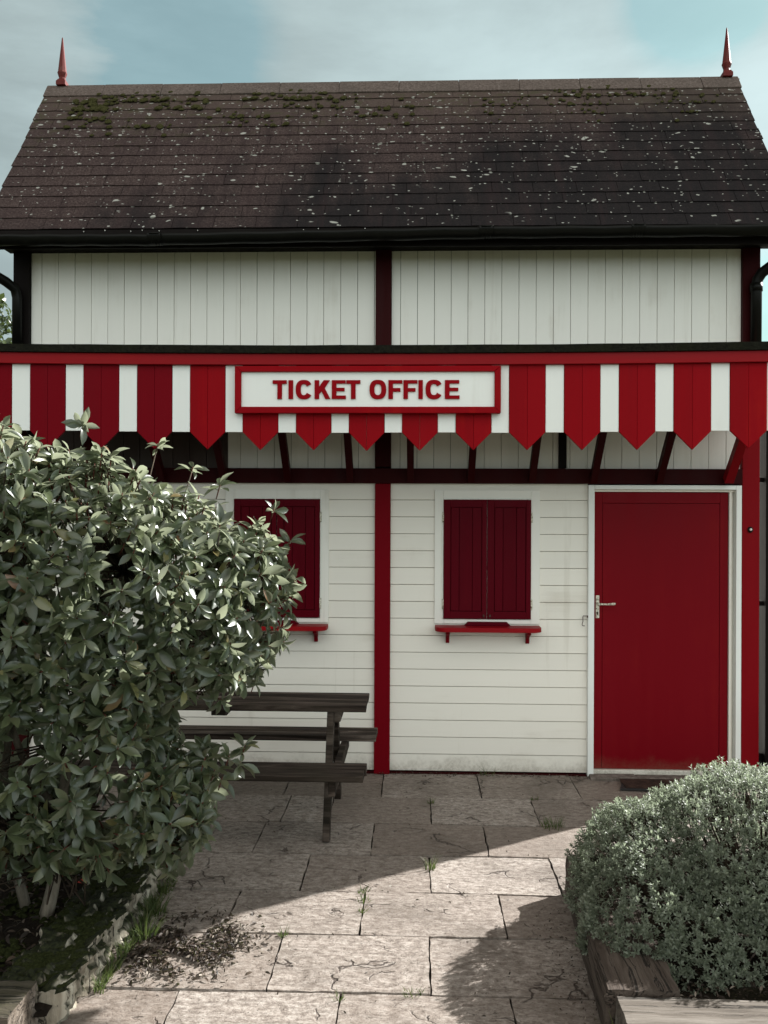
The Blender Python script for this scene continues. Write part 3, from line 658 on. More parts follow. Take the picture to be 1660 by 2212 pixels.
# sign
sign = thing('ticket_office_sign', 'white sign with raised red letters TICKET OFFICE in a red frame on the canopy', 'sign', (-.284, -.83, 2.384))
x0, x1, z0, z1 = -1.072, .504, 2.384, 2.664; fy0, fy1 = CY - .050, CY - .0045
m = MB(); fw = .038
m.prism([(x0, z0), (x1, z0), (x1 - fw, z0 + fw), (x0 + fw, z0 + fw)], fy0, fy1); m.prism([(x0 + fw, z1 - fw + .004), (x1 - fw, z1 - fw + .004), (x1, z1), (x0, z1)], fy0, fy1)
m.prism([(x0, z0 + .0008), (x0 + fw - .0008, z0 + fw), (x0 + fw - .0008, z1 - fw + .004), (x0, z1 - .0008)], fy0 + .0005, fy1); m.prism([(x1 - fw + .0008, z0 + fw), (x1, z0 + .0008), (x1, z1 - .0008), (x1 - fw + .0008, z1 - fw + .004)], fy0 + .0005, fy1)
obj('frame', m, FASC, sign, bev=.003)
m = MB(); m.box(x0 + .02, x1 - .02, CY - .030, CY - .006, z0 + .02, z1 - .02); obj('panel', m, WHITEB, sign)
def ring(a0, a1, wd, ht, t, n=40, close=False):
    vs = []; 
    for i in range(n + 1):
        a = a0 + (a1 - a0) * i / n; ca, sa = math.cos(a), math.sin(a); e = .80
        fx = math.copysign(abs(ca) ** e, ca); fz = math.copysign(abs(sa) ** e, sa)
        vs.append(((wd / 2) * fx, (ht / 2) * fz)); vs.append(((wd / 2 - t) * fx, (ht / 2 - t * .86) * fz))
    return vs
def letter(ch, x, wd, H=115, S=27):
    m = MB(); k = .001008; zb = 2.4695; oy0, oy1 = CY - .040, CY - .0303
    def W(p): return (-.847 + (x + p[0]) * k, zb + p[1] * .000967)
    def poly(pts): m.prism([W(p) for p in pts], oy0, oy1)
    w_ = wd
    if ch == 'T': c = w_ / 2; h = S / 2; poly([(c - h, 0), (c + h, 0), (c + h, H - 22), (w_, H - 22), (w_, H), (0, H), (0, H - 22), (c - h, H - 22)])
    if ch == 'I': poly([(0, 0), (w_, 0), (w_, H), (0, H)])
    if ch == 'E': q = (H - 20) / 2; poly([(0, 0), (w_, 0), (w_, 21), (S, 21), (S, q), (w_ - 8, q), (w_ - 8, q + 21), (S, q + 21), (S, H - 21), (w_ - 2, H - 21), (w_ - 2, H), (0, H)])
    if ch == 'F': q = (H - 26) / 2; poly([(0, 0), (S, 0), (S, q), (w_ - 11, q), (w_ - 11, q + 22), (S, q + 22), (S, H - 21), (w_, H - 21), (w_, H), (0, H)])
    if ch == 'K': poly([(0, 0), (S, 0), (S, 30), (41, 48), (63, 0), (w_, 0), (60, 67), (w_ - 3, H), (54, H), (S, 75), (S, H), (0, H)])
    if ch in 'OC':
        a0, a1 = (0, 2 * math.pi) if ch == 'O' else (R(30), R(330)); n = 44; vs = ring(a0, a1, w_, H + 3, 29, n); V = []
        for yy in (oy0, oy1):
            for p in vs: q = W((p[0] + w_ / 2, p[1] + H / 2)); V.append((q[0], yy, q[1]))
        N2 = len(vs); fs = []
        for i in range(n):
            a = 2 * i; fs += [(a, a + 1, a + 3, a + 2), (N2 + a + 2, N2 + a + 3, N2 + a + 1, N2 + a), (a, a + 2, N2 + a + 2, N2 + a), (a + 3, a + 1, N2 + a + 1, N2 + a + 3)]
        if ch == 'C': fs += [(0, N2, N2 + 1, 1), (2 * n + 1, N2 + 2 * n + 1, N2 + 2 * n, 2 * n)]
        m.add(V, fs)
    o = obj('letter', m, FASC, sign); return o
for ch, a, b_ in (('T', 267, 350), ('I', 361, 388), ('C', 404, 500), ('K', 515, 608), ('E', 617, 700), ('T', 702, 785), ('O', 839, 937), ('F', 950, 1032), ('F', 1038, 1120), ('I', 1126, 1152), ('C', 1168, 1266), ('E', 1281, 1367)):
    letter(ch, a - 267, b_ - a)

# ------------------------------------------------------------------ moss clumps on the roof
def blob_mesh(points, seg=6, ring_=4):
    V = []; F = []; n0 = 0
    for (p, rx, rz, up) in points:
        up = Vector(up).normalized(); a = up.orthogonal().normalized(); b_ = up.cross(a)
        ph = random.random() * 6
        for i in range(ring_ + 1):
            t = i / ring_ * math.pi / 2
            for k in range(seg):
                an = 2 * math.pi * k / seg + ph; rr = rx * math.cos(t) * random.uniform(.8, 1.15); hh = rz * math.sin(t)
                V.append(Vector(p) + a * math.cos(an) * rr * 1.3 + b_ * math.sin(an) * rr + up * hh)
        for i in range(ring_):
            for k in range(seg): F.append((n0 + i * seg + k, n0 + i * seg + (k + 1) % seg, n0 + (i + 1) * seg + (k + 1) % seg, n0 + (i + 1) * seg + k))
        n0 += seg * (ring_ + 1)
    return np.array([tuple(v) for v in V]), np.array(F)
pts = []
for i in range(760):
    u = random.random() ** 1.3; x = -2.6 + u * 4.9
    r0 = random.choices([13, 12, 11, 10, 9], [5, 6, 4, 2, .6])[0] if x < -.9 else random.choices([13, 12, 11, 10], [5, 4, 1.2, .3])[0]
    if noise.noise(Vector((x * 2.2, r0 * .6, 4))) < -.08 and x > -2.4: continue
    s_ = r0 * ex + random.choice([random.gauss(0, .008), random.uniform(0, ex)]); p = E + SL * s_ + NR * .012; r_ = random.uniform(.006, .021) * (1.2 if x < 0 else .9)
    pts.append(((x, p.y, p.z), r_, r_ * .75, NR + Vector((0, 0, .5))))
V, F = blob_mesh(pts, 7, 4); mo = npobj('moss', V, F, MOSS); tag(mo, 'dark green moss clumps below the roof ridge', 'moss', kind='stuff')

# ------------------------------------------------------------------ sleepers
def timber(name, x0, x1, y0, y1, z0, z1, mat, label, ax, rough=.006, skew=(0, 0), n=60, group='timber sleepers edging the beds'):
    m = MB(); L = (y1 - y0) if ax == 1 else (x1 - x0); cs = 7; prof = []
    if rough > .01: cs = 18
    W = (x1 - x0) if ax == 1 else (y1 - y0); Hh = z1 - z0
    for i in range(cs): prof.append((i / cs, 0))
    for i in range(cs): prof.append((1, i / cs))
    for i in range(cs): prof.append((1 - i / cs, 1))
    for i in range(cs): prof.append((0, 1 - i / cs))
    K = len(prof); vs = []; fs = []; sd = random.uniform(0, 99)
    for i in range(n + 1):
        t = i / n
        for (a, b_) in prof:
            u, v = a, b_; rr = .012 / min(W, Hh)
            cx = (rr if a in (0,) else -rr if a == 1 else 0) if b_ in (0, 1) else 0
            q = Vector((a * 2.2 + sd, b_ * 1.4, t * L * 2.5)); d = noise.noise(q * 3.0) * rough + noise.noise(q * 9) * rough * .5 + (noise.noise(Vector((q.x * 3, q.y * 2, q.z * 14))) * rough * .8 if rough > .01 else 0)
            la = (a - .5) * W; lz = (b_ - .5) * Hh; l = math.hypot(la, lz); la += d * la / l * 2; lz += d * lz / l * 2
            la += cx * W * .5; c = t * L + (d * 2 if i in (0, n) else 0)
            sk = skew[0] * (1 - t) + skew[1] * t
            if ax == 1: vs.append((x0 + W / 2 + la + sk, y0 + c, z0 + Hh / 2 + lz))
            else: vs.append((x0 + c, y0 + W / 2 + la + sk, z0 + Hh / 2 + lz))
    for i in range(n):
        for k in range(K):
            q = (i * K + k, i * K + (k + 1) % K, (i + 1) * K + (k + 1) % K, (i + 1) * K + k); fs.append(q if ax == 0 else q[::-1])
    e0 = tuple(range(K)); e1 = tuple(n * K + k for k in range(K)); fs += [e0[::-1] if ax == 0 else e0, e1 if ax == 0 else e1[::-1]]
    m.add(vs, fs, True)
    o = obj(name, m, mat, loc=((x0 + x1) / 2, (y0 + y1) / 2, z0)); 
    sm = o.modifiers.new('e', 'EDGE_SPLIT'); sm.split_angle = R(58)
    return tag(o, label, 'timber sleeper', group)
timber('sleeper', .70, .955, -3.025, -1.84, -.02, .18, SLEEPY, 'brown cracked sleeper beside the paving under the rounded shrub', 1, .004, (-.045, .02))
timber('sleeper', .685, 2.6, -3.32, -3.045, -.02, .172, SLEEPX, 'pale grained sleeper lying crosswise in front of the rounded shrub', 0, .004)
timber('sleeper', 1.02, 2.5, -1.82, -1.60, -.02, .165, SLEEPX, 'sleeper along the far side of the rounded shrub', 0, .004)
timber('sleeper', -1.46, -1.215, -3.03, -1.86, -.02, .135, SLEEPM, 'rotten moss-topped sleeper along the left edge of the paving', 1, .017, n=150)
timber('sleeper', -3.0, -1.285, -3.30, -3.07, -.02, .19, SLEEPMX, 'greenish sleeper end at the bottom left corner', 0, .008)
timber('sleeper', -3.2, -1.215, -1.85, -1.68, -.02, .135, SLEEPMX, 'dark sleeper behind the large leafy shrub', 0, .006)

# ------------------------------------------------------------------ picnic table
tb = thing('picnic_table', 'weathered dark timber picnic table with attached benches against the white wall', 'picnic table', (-1.1, -.88, 0))
TX0, TX1 = -1.95, -.26
def planks(name, ya, yb, z, th, nn, xr):
    m = MB(); wdt = (yb - ya) / nn
    for i in range(nn): m.box(TX0 + random.uniform(-.01, .01), xr + random.uniform(-.006, .004) - (.0), ya + i * wdt + .002, ya + (i + 1) * wdt - .003, z - th, z + random.uniform(-.002, .002), .002)
    return obj(name, m, WOOD, tb, bev=.004)
planks('tabletop', -1.075, -.69, .70, .036, 3, -.268); planks('seat', -1.41, -1.165, .405, .036, 2, -.262); planks('seat', -.575, -.35, .405, .036, 2, -.235)
for lx in (-1.80, -.475):
    for s in (-1, 1):
        m = MB(); m.beam((lx, -.88 + s * .375, 0), (lx, -.88 + s * .12, .662), .038, .08, (1, 0, 0)); obj('leg', m, WOOD, tb, bev=.003)
    m = MB(); m.box(lx + .021, lx + .058, -1.38, -.37, .285, .366); obj('cross_bar', m, WOOD, tb, bev=.003)
    m = MB(); m.box(lx + .021, lx + .058, -1.05, -.71, .605, .662); obj('cleat', m, WOOD, tb, bev=.003)
m = MB(); m.prism([(-1.04, .662), (-1.04, .632), (-1.0, .622), (-.76, .622), (-.72, .632), (-.72, .662)][::-1], -1.16, -1.08, 'x'); obj('cleat', m, WOOD, tb)

# door mat
m = MB(); m.prism([(1.335, -.30), (1.99, -.32), (2.0, -.088), (1.40, -.088)], .006, .018, 'z'); dm = tag(obj('door_mat', m, RUB, loc=(1.67, -.1, 0)), 'worn dark rubber and coir mat lying before the red door', 'door mat')
m = MB()
for i in range(26):
    t = i / 26; m.box(1.375 + .03 * 0 + .6 * 0, 1.96, -.295 + t * .195, -.295 + t * .195 + .005, .0185, .023)
obj('coir_insert', m, MAT, dm)

# ------------------------------------------------------------------ leaves
def leaf_tmpl(nl=4, wmax=.36, peak=.58, fold=.25, curl=.25, tipp=1.0):
    vs = []; 
    for i in range(nl + 1):
        t = i / nl; wd = wmax * .5 * (math.sin(math.pi * min(1, t ** (math.log(.5) / math.log(peak)))) ** .85 if 0 < t < 1 else .03)
        z = -curl * t * t
        vs += [(-wd, t, z + fold * wd), (0, t, z), (wd, t, z + fold * wd)]
    F = []
    for i in range(nl):
        a = i * 3; F += [(a, a + 1, a + 4, a + 3), (a + 1, a + 2, a + 5, a + 4)]
    return np.array(vs), np.array(F)
def place(tmpl, F, pos, ydir, zdir, scale):
    y = ydir / np.linalg.norm(ydir, axis=1, keepdims=True); x = np.cross(y, zdir); x /= np.linalg.norm(x, axis=1, keepdims=True) + 1e-9; z = np.cross(x, y)
    B = np.stack([x, y, z], 1)      # n,3(basis),3
    V = np.einsum('vk,nkc->nvc', tmpl, B) * scale[:, None, None] + pos[:, None, :]
    n, v = V.shape[:2]; FF = F[None] + (np.arange(n) * v)[:, None, None]
    return V.reshape(-1, 3), FF.reshape(-1, F.shape[1])
def lobe_points(lobes, count, rmin=.78, inner=.80, keep=None):
    vols = np.array([l[3] * l[4] + l[4] * l[5] + l[3] * l[5] for l in lobes]); pr = vols / vols.sum(); P_ = []; N_ = []
    while len(P_) < count:
        l = lobes[rng.choice(len(lobes), p=pr)]; d = rng.normal(size=3); d /= np.linalg.norm(d); r = rmin + (1.03 - rmin) * rng.random() ** .6
        c = np.array(l[:3]); rr = np.array(l[3:6]); p = c + d * rr * r; ok = True
        for k in lobes:
            if k is l: continue
            if np.linalg.norm((p - np.array(k[:3])) / np.array(k[3:6])) < inner: ok = False; break
        if not ok or (keep and not keep(p)): continue
        nrm = d / rr; nrm /= np.linalg.norm(nrm); P_.append(p); N_.append(nrm)
    return np.array(P_), np.array(N_)
def whorls(P_, N_, nl, length, spread=(50, 95), upb=.6):
    pos = []; yd = []; zd = []; sc_ = []
    for p, n in zip(P_, N_):
        ax = n + np.array([0, 0, upb]) + rng.normal(size=3) * .3; ax /= np.linalg.norm(ax)
        a = np.cross(ax, [0.3, .9, .1]); a /= np.linalg.norm(a); b_ = np.cross(ax, a); ph = rng.random() * 6.28; k = rng.integers(nl[0], nl[1] + 1)
        size = rng.uniform(.75, 1.15)
        for i in range(k):
            an = ph + i * 2.4; el = R(rng.uniform(*spread)) * (0.55 + .45 * i / k) if k > 6 else R(rng.uniform(*spread))
            rd = a * math.cos(an) + b_ * math.sin(an); d = ax * math.cos(el) + rd * math.sin(el) + np.array([0, 0, -.15]) + rng.normal(size=3) * .2
            pos.append(p + ax * rng.uniform(-.012, .012)); yd.append(d); up = ax * math.sin(el) - rd * math.cos(el) + rng.normal(size=3) * .42; zd.append(up); sc_.append(rng.uniform(*length) * size)
    return np.array(pos), np.array(yd), np.array(zd), np.array(sc_)

# the big leathery-leaved shrub
sh = thing('leafy_shrub', 'tall leathery-leaved green shrub on mottled trunks in front of the left window', 'shrub', (-1.55, -2.35, .08))
lob = [(-1.74, -2.75, 1.50, .56, .36, .64), (-1.31, -2.62, 1.45, .44, .36, .57), (-1.03, -2.46, 1.41, .38, .32, .47), (-.80, -2.33, 1.42, .27, .26, .33),
       (-1.62, -2.55, .92, .55, .44, .58), (-1.30, -2.5, .78, .34, .38, .43), (-1.02, -2.43, .56, .17, .24, .21), (-2.2, -2.6, 1.15, .5, .5, .95), (-.77, -2.3, 1.62, .15, .18, .14)]
keep = lambda p: not (p[2] < 1.0 and p[2] > .80 and p[0] > -1.04) and p[2] > .30 + .38 * max(0, -2.4 - p[1]) and p[1] > -3.25 and (p[2] > 1.05 or p[0] > -1.15 or rng.random() < .68)
P1, N1 = lobe_points(lob, 2350, .70, .74, keep)
extra = np.array([(-.715, -2.35, .80), (-.73, -2.38, .74), (-.78, -2.36, .76), (-.80, -2.40, .68), (-.83, -2.4, .72), (-.88, -2.4, .62), (-.90, -2.4, .74), (-.62, -2.2, 1.80), (-.55, -2.2, 1.66), (-.53, -2.2, 1.50), (-.57, -2.2, 1.36), (-.62, -2.2, 1.22), (-1.12, -2.25, 2.08), (-1.45, -2.25, 2.17), (-.98, -2.2, 1.98), (-.86, -2.2, 1.90), (-.70, -2.2, 1.05)])
extra = np.vstack([extra, np.column_stack([rng.uniform(-1.10, -.84, 30), rng.uniform(-2.5, -2.3, 30), rng.uniform(.42, .80, 30)])]); P1 = np.vstack([P1, extra]); N1 = np.vstack([N1, np.tile([.4, -.3, .6], (len(extra), 1))])
T, F = leaf_tmpl(5, .38, .60, .42, .32); po, yd, zd, ss = whorls(P1, N1, (6, 9), (.058, .094), (38, 112), .45)
V, FF = place(T, F, po, yd, zd, ss); npobj('foliage', V, FF, LEAF, sh)
m = MB(); base = Vector((-1.56, -2.32, .06))
tr = [[(-1.56, -2.38, .04), (-1.535, -2.38, .14), (-1.50, -2.38, .30), (-1.47, -2.42, .55), (-1.42, -2.45, .85), (-1.34, -2.45, 1.25), (-1.2, -2.45, 1.55)],
      [(-1.47, -2.42, .5), (-1.60, -2.5, .8), (-1.68, -2.6, 1.15), (-1.75, -2.65, 1.6)], [(-1.42, -2.42, .8), (-1.22, -2.4, 1.0), (-.98, -2.35, 1.2), (-.76, -2.3, 1.4)],
      [(-1.66, -2.30, .05), (-1.78, -2.3, .5), (-1.72, -2.35, .9), (-1.62, -2.45, 1.25), (-1.55, -2.5, 1.5)], [(-1.52, -2.30, .4), (-1.3, -2.3, .5), (-1.05, -2.38, .56), (-.90, -2.4, .62), (-.80, -2.37, .72)],
      [(-1.78, -2.3, .6), (-2.05, -2.35, 1.0), (-2.3, -2.35, 1.5)]]
rads = [[.034, .029, .025, .022, .019, .015, .008], [.017, .015, .012, .006], [.014, .012, .009, .005], [.024, .019, .016, .012, .006], [.010, .008, .006, .004, .003], [.015, .012, .006]]
for t_, r_ in zip(tr, rads): m.tube(t_, r_, 9)
obj('trunk', m, BARK, sh)
m = MB(); nodes = [Vector(q) for t_ in tr for q in t_[2:]]
for p, n in zip(P1[::2], N1[::2]):
    if p[0] > -1.05 and p[2] < .95: continue
    p = Vector(p); c = min(nodes, key=lambda q: (q - p).length + max(0, q.z - p.z) * 1.5 + (2 if p.z > .95 and q.z < .9 else 0)); mid = (p + c) / 2 + Vector(rng.normal(size=3) * .05) - Vector((0, 0, .05)); m.tube([c, mid, p], [.005, .0038, .0022], 4)
obj('twigs', m, TWIGD, sh)
m = MB()
for p, n in zip(P1, N1):
    ax = Vector(n + np.array([0, 0, .55])).normalized(); p = Vector(p); m.tube([p - ax * .05, p - ax * .01, p + ax * .016], [.0028, .0034, .002], 4)
obj('red_shoots', m, TWIG, sh)

# the rounded small-leaved shrub
hb = thing('rounded_shrub', 'low rounded grey-green small-leaved shrub spilling over the right-hand sleepers', 'shrub', (1.5, -2.1, .1))
hl = [(1.48, -2.25, .23, .56, .60, .46), (1.01, -2.28, .20, .32, .46, .34), (1.24, -2.55, .12, .36, .30, .32), (1.75, -2.45, .14, .5, .4, .42), (2.05, -2.15, .2, .5, .55, .50), (1.35, -1.90, .16, .45, .30, .34), (1.80, -2.25, .26, .42, .50, .44), (.93, -2.52, .19, .26, .32, .24), (1.04, -2.64, .14, .25, .24, .21)]
Q1, N2_ = lobe_points(hl, 14000, .90, .90, lambda p: p[2] > .06 and p[1] > -2.98 and p[0] < 2.45)
lump = np.array([noise.noise(Vector(q) * 8) for q in Q1]); Q1 = Q1 + N2_ * (lump * .05)[:, None]
lump = np.array([noise.noise(Vector(q) * 24) for q in Q1]); Q1 = Q1 + N2_ * (lump * .022)[:, None]
T, F = leaf_tmpl(2, .52, .6, .35, .2)
pos = []; yd = []; zd = []; ss = []
for p, n in zip(Q1, N2_):
    ax = n * .9 + np.array([0, 0, .45]) + rng.normal(size=3) * .45; ax /= np.linalg.norm(ax); a = np.cross(ax, [.3, .9, .1]); a /= np.linalg.norm(a); b_ = np.cross(ax, a)
    k = 10; sz = rng.uniform(.75, 1.1)
    for i in range(k):
        an = i * 1.5708 + (i // 4) * .78 + p[0] * 40; t = i / k; el = R(88 - 70 * t + rng.uniform(-10, 10)); rd = a * math.cos(an) + b_ * math.sin(an)
        pos.append(p + ax * (t - .6) * .026 * sz); yd.append(ax * math.cos(el) + rd * math.sin(el)); zd.append(ax * math.sin(el) - rd * math.cos(el)); ss.append(.0165 * sz * rng.uniform(.8, 1.15))
V, FF = place(T, F, np.array(pos), np.array(yd), np.array(zd), np.array(ss)); npobj('foliage', V, FF, HEBE, hb)
m = MB()
for p, n in zip(Q1[::6], N2_[::6]):
    p = Vector(p); c = p - Vector(n) * .09 - Vector((0, 0, .03)) + Vector(rng.normal(size=3) * .012); m.tube([c, p - Vector(n) * .012], [.0024, .0012], 3)
for p in Q1[::60]:
    p = Vector(p) * .82 + Vector((1.5, -2.25, .1)) * .18; m.tube([Vector((1.5 + (p.x - 1.5) * .3, -2.25 + (p.y + 2.25) * .3, .08)), p], [.007, .004], 5)
obj('branches', m, TWIGD, hb)

# tree behind the hut, left
tr_ = thing('background_tree', 'dark leafy tree showing between the frame edge and the left corner post', 'tree', (-4.9, 2.6, 0))
tl = [(-4.6, 2.6, 3.3, .75, .7, .75), (-4.5, 2.5, 2.5, .85, .8, .9), (-5.4, 2.7, 3.0, .9, .8, 1.2), (-4.35, 2.5, 3.75, .3, .4, .35)]
P3, N3 = lobe_points(tl, 1500, .5, .5); T, F = leaf_tmpl(3, .5, .55, .2, .2); po, yd, zd, ss = whorls(P3, N3, (4, 6), (.07, .10), (40, 110), .4)
V, FF = place(T, F, po, yd, zd, ss); npobj('crown', V, FF, TREEL, tr_)
m = MB(); m.tube([(-4.9, 2.6, 0), (-4.85, 2.6, 1.5), (-4.7, 2.6, 2.6), (-4.5, 2.55, 3.6)], [.09, .07, .05, .02], 10); m.tube([(-4.85, 2.6, 1.6), (-5.2, 2.65, 2.4), (-5.4, 2.7, 3.4)], [.05, .04, .02], 8); m.tube([(-4.8, 2.6, 1.9), (-4.5, 2.5, 2.6), (-4.2, 2.5, 3.0)], [.04, .03, .01], 8); obj('trunk', m, BARK, tr_)

# right of the hut
m = MB(); m.box(2.44, 2.60, .16, .30, 0, 2.95); gp = tag(obj('gate_post', m, DARKB, loc=(2.52, .23, 0), bev=.004), 'black gate post just right of the red corner post', 'post')
for za, zb_, lb in ((2.02, 2.05, 'thin black rail high up, level with the top of the red door'), (1.155, 1.185, 'thin black rail at the height of the door handle beside the red corner post'), (.0, .12, 'black board at the foot of the gap beside the red corner post')):
    m = MB(); m.box(2.336, 2.439, .20, .225, za, zb_); tag(obj('gate_rail', m, DARKB, loc=(2.39, .21, za)), lb, 'rail', 'rails beside the black gate post')
m = MB(); m.box(3.0, 6.5, 4.0, 4.2, 0, 2.75); m.box(2.95, 6.55, 3.96, 4.24, 2.7505, 2.82); tag(obj('garden_wall', m, RENDERW, loc=(4.7, 4.1, 0)), 'bright white wall glimpsed through the gap right of the hut', 'wall')
vp = thing('climbing_plant', 'brownish climbing plant on the white wall in the gap', 'climbing plant', (3.9, 3.95, 0))
P4 = []; 
for i in range(130): 
    z = random.choice([random.gauss(2.35, .12), random.gauss(1.9, .15), random.gauss(1.5, .1), random.gauss(.35, .1), random.gauss(-.1 + .9, .08), random.uniform(.1, 2.6)]); P4.append((random.uniform(3.6, 4.3), 3.93, max(.05, z)))
P4 = np.array(P4); po, yd, zd, ss = whorls(P4, np.tile([0, -1., 0], (len(P4), 1)), (3, 5), (.035, .06), (50, 110), .2); V, FF = place(T, F, po, yd, zd, ss); npobj('foliage', V, FF, DEAD, vp)
m = MB(); m.tube([(3.9, 3.95, 0), (3.88, 3.95, 1.2), (3.93, 3.95, 2.5)], [.02, .015, .008], 8); obj('stem', m, TWIGD, vp)
m = MB(); m.box(2.50, 3.6, -.35, -.12, .52, .56); m.box(2.52, 2.58, -.32, -.15, 0, .5195); m.box(3.5, 3.56, -.32, -.15, 0, .5195); tag(obj('low_bench', m, SLEEPX, loc=(3.0, -.25, 0), bev=.004), 'pale bench end beside the black post at the right edge', 'bench')
m = MB(); m.tube([(-1.388, -1.44, -.01), (-1.392, -1.44, .4), (-1.395, -1.44, .80)], .0075, 8); tag(obj('plant_stake', m, WPL, loc=(-1.388, -1.44, 0)), 'thin white stake standing behind the leafy shrub', 'stake')

# ------------------------------------------------------------------ weeds, grass, litter
def blades(cx, cy, n, r, h, z=0., lean=.6, wd=.0028):
    V = []; F_ = []
    for i in range(n):
        a = random.random() * 6.28; rr = r * random.random() ** .7; x = cx + rr * math.cos(a); y = cy + rr * math.sin(a) * .8; hh = h * random.uniform(.4, 1.1); b_ = random.random() * 6.28 ; ln = lean * random.uniform(.3, 1.2)
        dx, dy = math.cos(a + random.uniform(-.6, .6)) * ln, math.sin(a + random.uniform(-.6, .6)) * ln; px, py = -math.sin(b_) * wd, math.cos(b_) * wd; n0 = len(V)
        for k in range(4):
            t = k / 3; q = (x + dx * hh * t * t, y + dy * hh * t * t, z + hh * (t - .25 * ln * t * t)); s = 1 - t * .85
            V += [(q[0] - px * s, q[1] - py * s, q[2]), (q[0] + px * s, q[1] + py * s, q[2])]
        for k in range(3): F_.append((n0 + 2 * k, n0 + 2 * k + 1, n0 + 2 * k + 3, n0 + 2 * k + 2))
    return V, F_
def tuft(cx, cy, n, r, h, label, **k):
    V, F_ = blades(cx, cy, n, r, h, -.008, **k); o = npobj('weed_tuft', np.array(V), np.array(F_), GRASS, loc=(cx, cy, 0)); return tag(o, label, 'weed', 'weeds growing in the paving joints')
for a in ((.80, -.97, 70, .075, .07, 'largest dark weed tuft in the joint in front of the door side'), (.104, -.60, 26, .02, .055, 'small grassy weed in the joint nearest below the centre post'),
          (.085, -1.60, 34, .03, .08, 'wispy weed tuft in the middle joint at the shadow edge'), (.76, -.50, 22, .035, .035, 'tiny weed in the joint below the door frame'), (-.24, -1.88, 30, .03, .035, 'low weed at the shaded joint left of the sunlit paving'),
          (-.228, -1.98, 26, .028, .04, 'small weed at the top of a sunlit joint'), (-.228, -2.10, 22, .022, .04, 'small weed halfway down the same sunlit joint'), (.0, -2.757, 34, .035, .03, 'bright flat green weed in the nearest sunlit joint'),
          (-.55, -2.33, 26, .02, .05, 'leafy seedling at the head of the left sunlit joint'), (.50, .0, 26, .06, .08, 'thin grass at the foot of the white wall right of the centre post'), (-.27, -2.80, 16, .025, .04, 'tiny weed at the bottom edge of the photo')):
    tuft(*a)
V = []; F_ = []
def addb(*a, **k):
    v, f = blades(*a, **k); n0 = len(V); V.extend(v); F_.extend([tuple(i + n0 for i in q) for q in f])
for i in range(80):
    y = random.uniform(-2.8, -1.75); d = 1 if y < -1.9 else .6
    addb(-1.185 + random.uniform(-.012, .03), y, 9, .02, .075 * d, -.008, lean=.7)
addb(-1.13, -2.38, 60, .05, .13, -.008, lean=.7); addb(-1.15, -2.15, 60, .05, .11, -.008)
for i in range(14): addb(.70 + random.random() * .9, -3.36, 6, .05, .12, -.01)
for i in range(10): addb(.665 + random.random() * .03, -3.06 + random.uniform(-.06, .02), 6, .02, .14, 0)
tag(npobj('grass', np.array(V), np.array(F_), GRASS), 'thin grass growing along the foot of the sleepers', 'grass', kind='stuff')
def litter(name, fn, n, ln, mat, label, cat, flat=.35):
    P_ = []; 
    while len(P_) < n:
        q = fn()
        if q is not None: P_.append(q)
    P_ = np.array(P_); yd = rng.normal(size=(n, 3)); yd[:, 2] *= flat; zd = rng.normal(size=(n, 3)) * .5; zd[:, 2] = 1
    T, F = leaf_tmpl(3, .38, .5, .5, .35); V, FF = place(T, F, P_, yd, zd, rng.uniform(ln[0], ln[1], n)); return tag(npobj(name, V, FF, mat), label, cat, kind='stuff')
def f1():
    x = random.gauss(-.96, .13); y = random.gauss(-2.43, .11)
    if noise.noise(Vector((x * 7, y * 9, 2))) < -.12: return None
    if x < -1.2: return None
    return (x, y, .004 + random.random() * .022 * math.exp(-((x + .93) / .2) ** 2))
litter('leaf_litter', f1, 3800, (.006, .034), DEAD, 'heap of dark dead leaves swept on the sunlit paving by the mossy sleeper', 'leaf litter')
def f2():
    x = random.uniform(-1.2, 1.3); y = random.choice(rows[1:7]) + random.gauss(0, .01) if random.random() < .5 else random.uniform(-2.9, -.1)
    if y > -1.4 and random.random() < .3: return None
    return (x, y, .006)
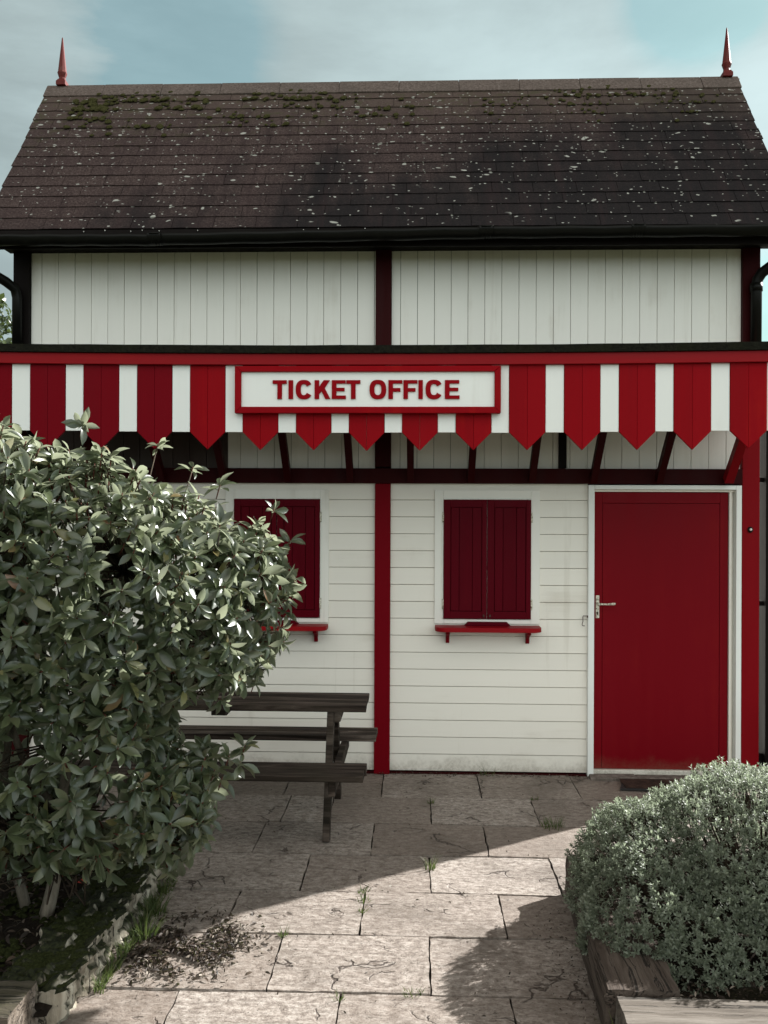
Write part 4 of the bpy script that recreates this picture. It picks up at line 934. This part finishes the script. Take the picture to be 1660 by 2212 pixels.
litter('leaf_crumbs', f2, 420, (.006, .018), DEAD, 'scattered crumbs of dead leaf over the paving', 'leaf litter', .15)
def f3(): return (random.uniform(-2.4, -1.25), random.uniform(-3.0, -1.8), .10 + random.random() * .015)
litter('bed_litter', f3, 1100, (.02, .05), DEAD, 'dead leaves on the dark soil under the leafy shrub', 'leaf litter')
def f4(): return (random.uniform(.9, 2.2), random.uniform(-3.03, -2.75), .115 + random.random() * .012)
litter('mulch', f4, 900, (.012, .035), DEAD, 'brown mulch in front of the rounded shrub', 'mulch')
def f5(): return (random.uniform(-.7, 1.2), random.gauss(-.02, .02), .006 + random.random() * .01)
litter('wall_foot_debris', f5, 380, (.008, .022), DEAD, 'dry debris gathered along the foot of the white wall', 'debris')
def f6(): return (random.gauss(.62, .05), random.uniform(-3.0, -2.0), .008)
litter('edge_debris', f6, 300, (.004, .016), DEAD, 'dry debris along the shaded foot of the right-hand sleeper', 'debris')
for q, lb in (((-1.50, -2.16, .14), 'red fallen leaf behind the trunk of the leafy shrub'), ((-1.77, -2.2, .13), 'bright red fallen leaf on the soil left of the trunk'), ((-1.62, -2.12, .15), 'small orange-red leaf left of the trunk')):
    T, F = leaf_tmpl(3, .5, .5, .4, .3); V, FF = place(T, F, np.array([q]), np.array([[1., .2, .15]]), np.array([[0, -.5, 1.]]), np.array([.055])); tag(npobj('fallen_leaf', V, FF, REDL, loc=q), lb, 'leaf', 'red fallen leaves')
pts = []
for i in range(2600):
    x = -1.46 + random.random() ** .8 * .235 if random.random() < .75 else random.uniform(-1.8, -1.4); y = random.uniform(-3.0, -1.9); r_ = random.uniform(.007, .016)
    if noise.noise(Vector((x * 5, y * 5, 1))) < -.15: continue
    z = .128 if x > -1.46 else .09
    pts.append(((x, y, z + .006 * noise.noise(Vector((x * 9, y * 9, 0)))), r_, r_ * .9, (random.gauss(0, .2), random.gauss(0, .2), 1)))
V, F = blob_mesh(pts, 7, 3); tag(npobj('bed_moss', V, F, BEDMOSS), 'green moss creeping over the top of the rotten sleeper', 'moss', kind='stuff')
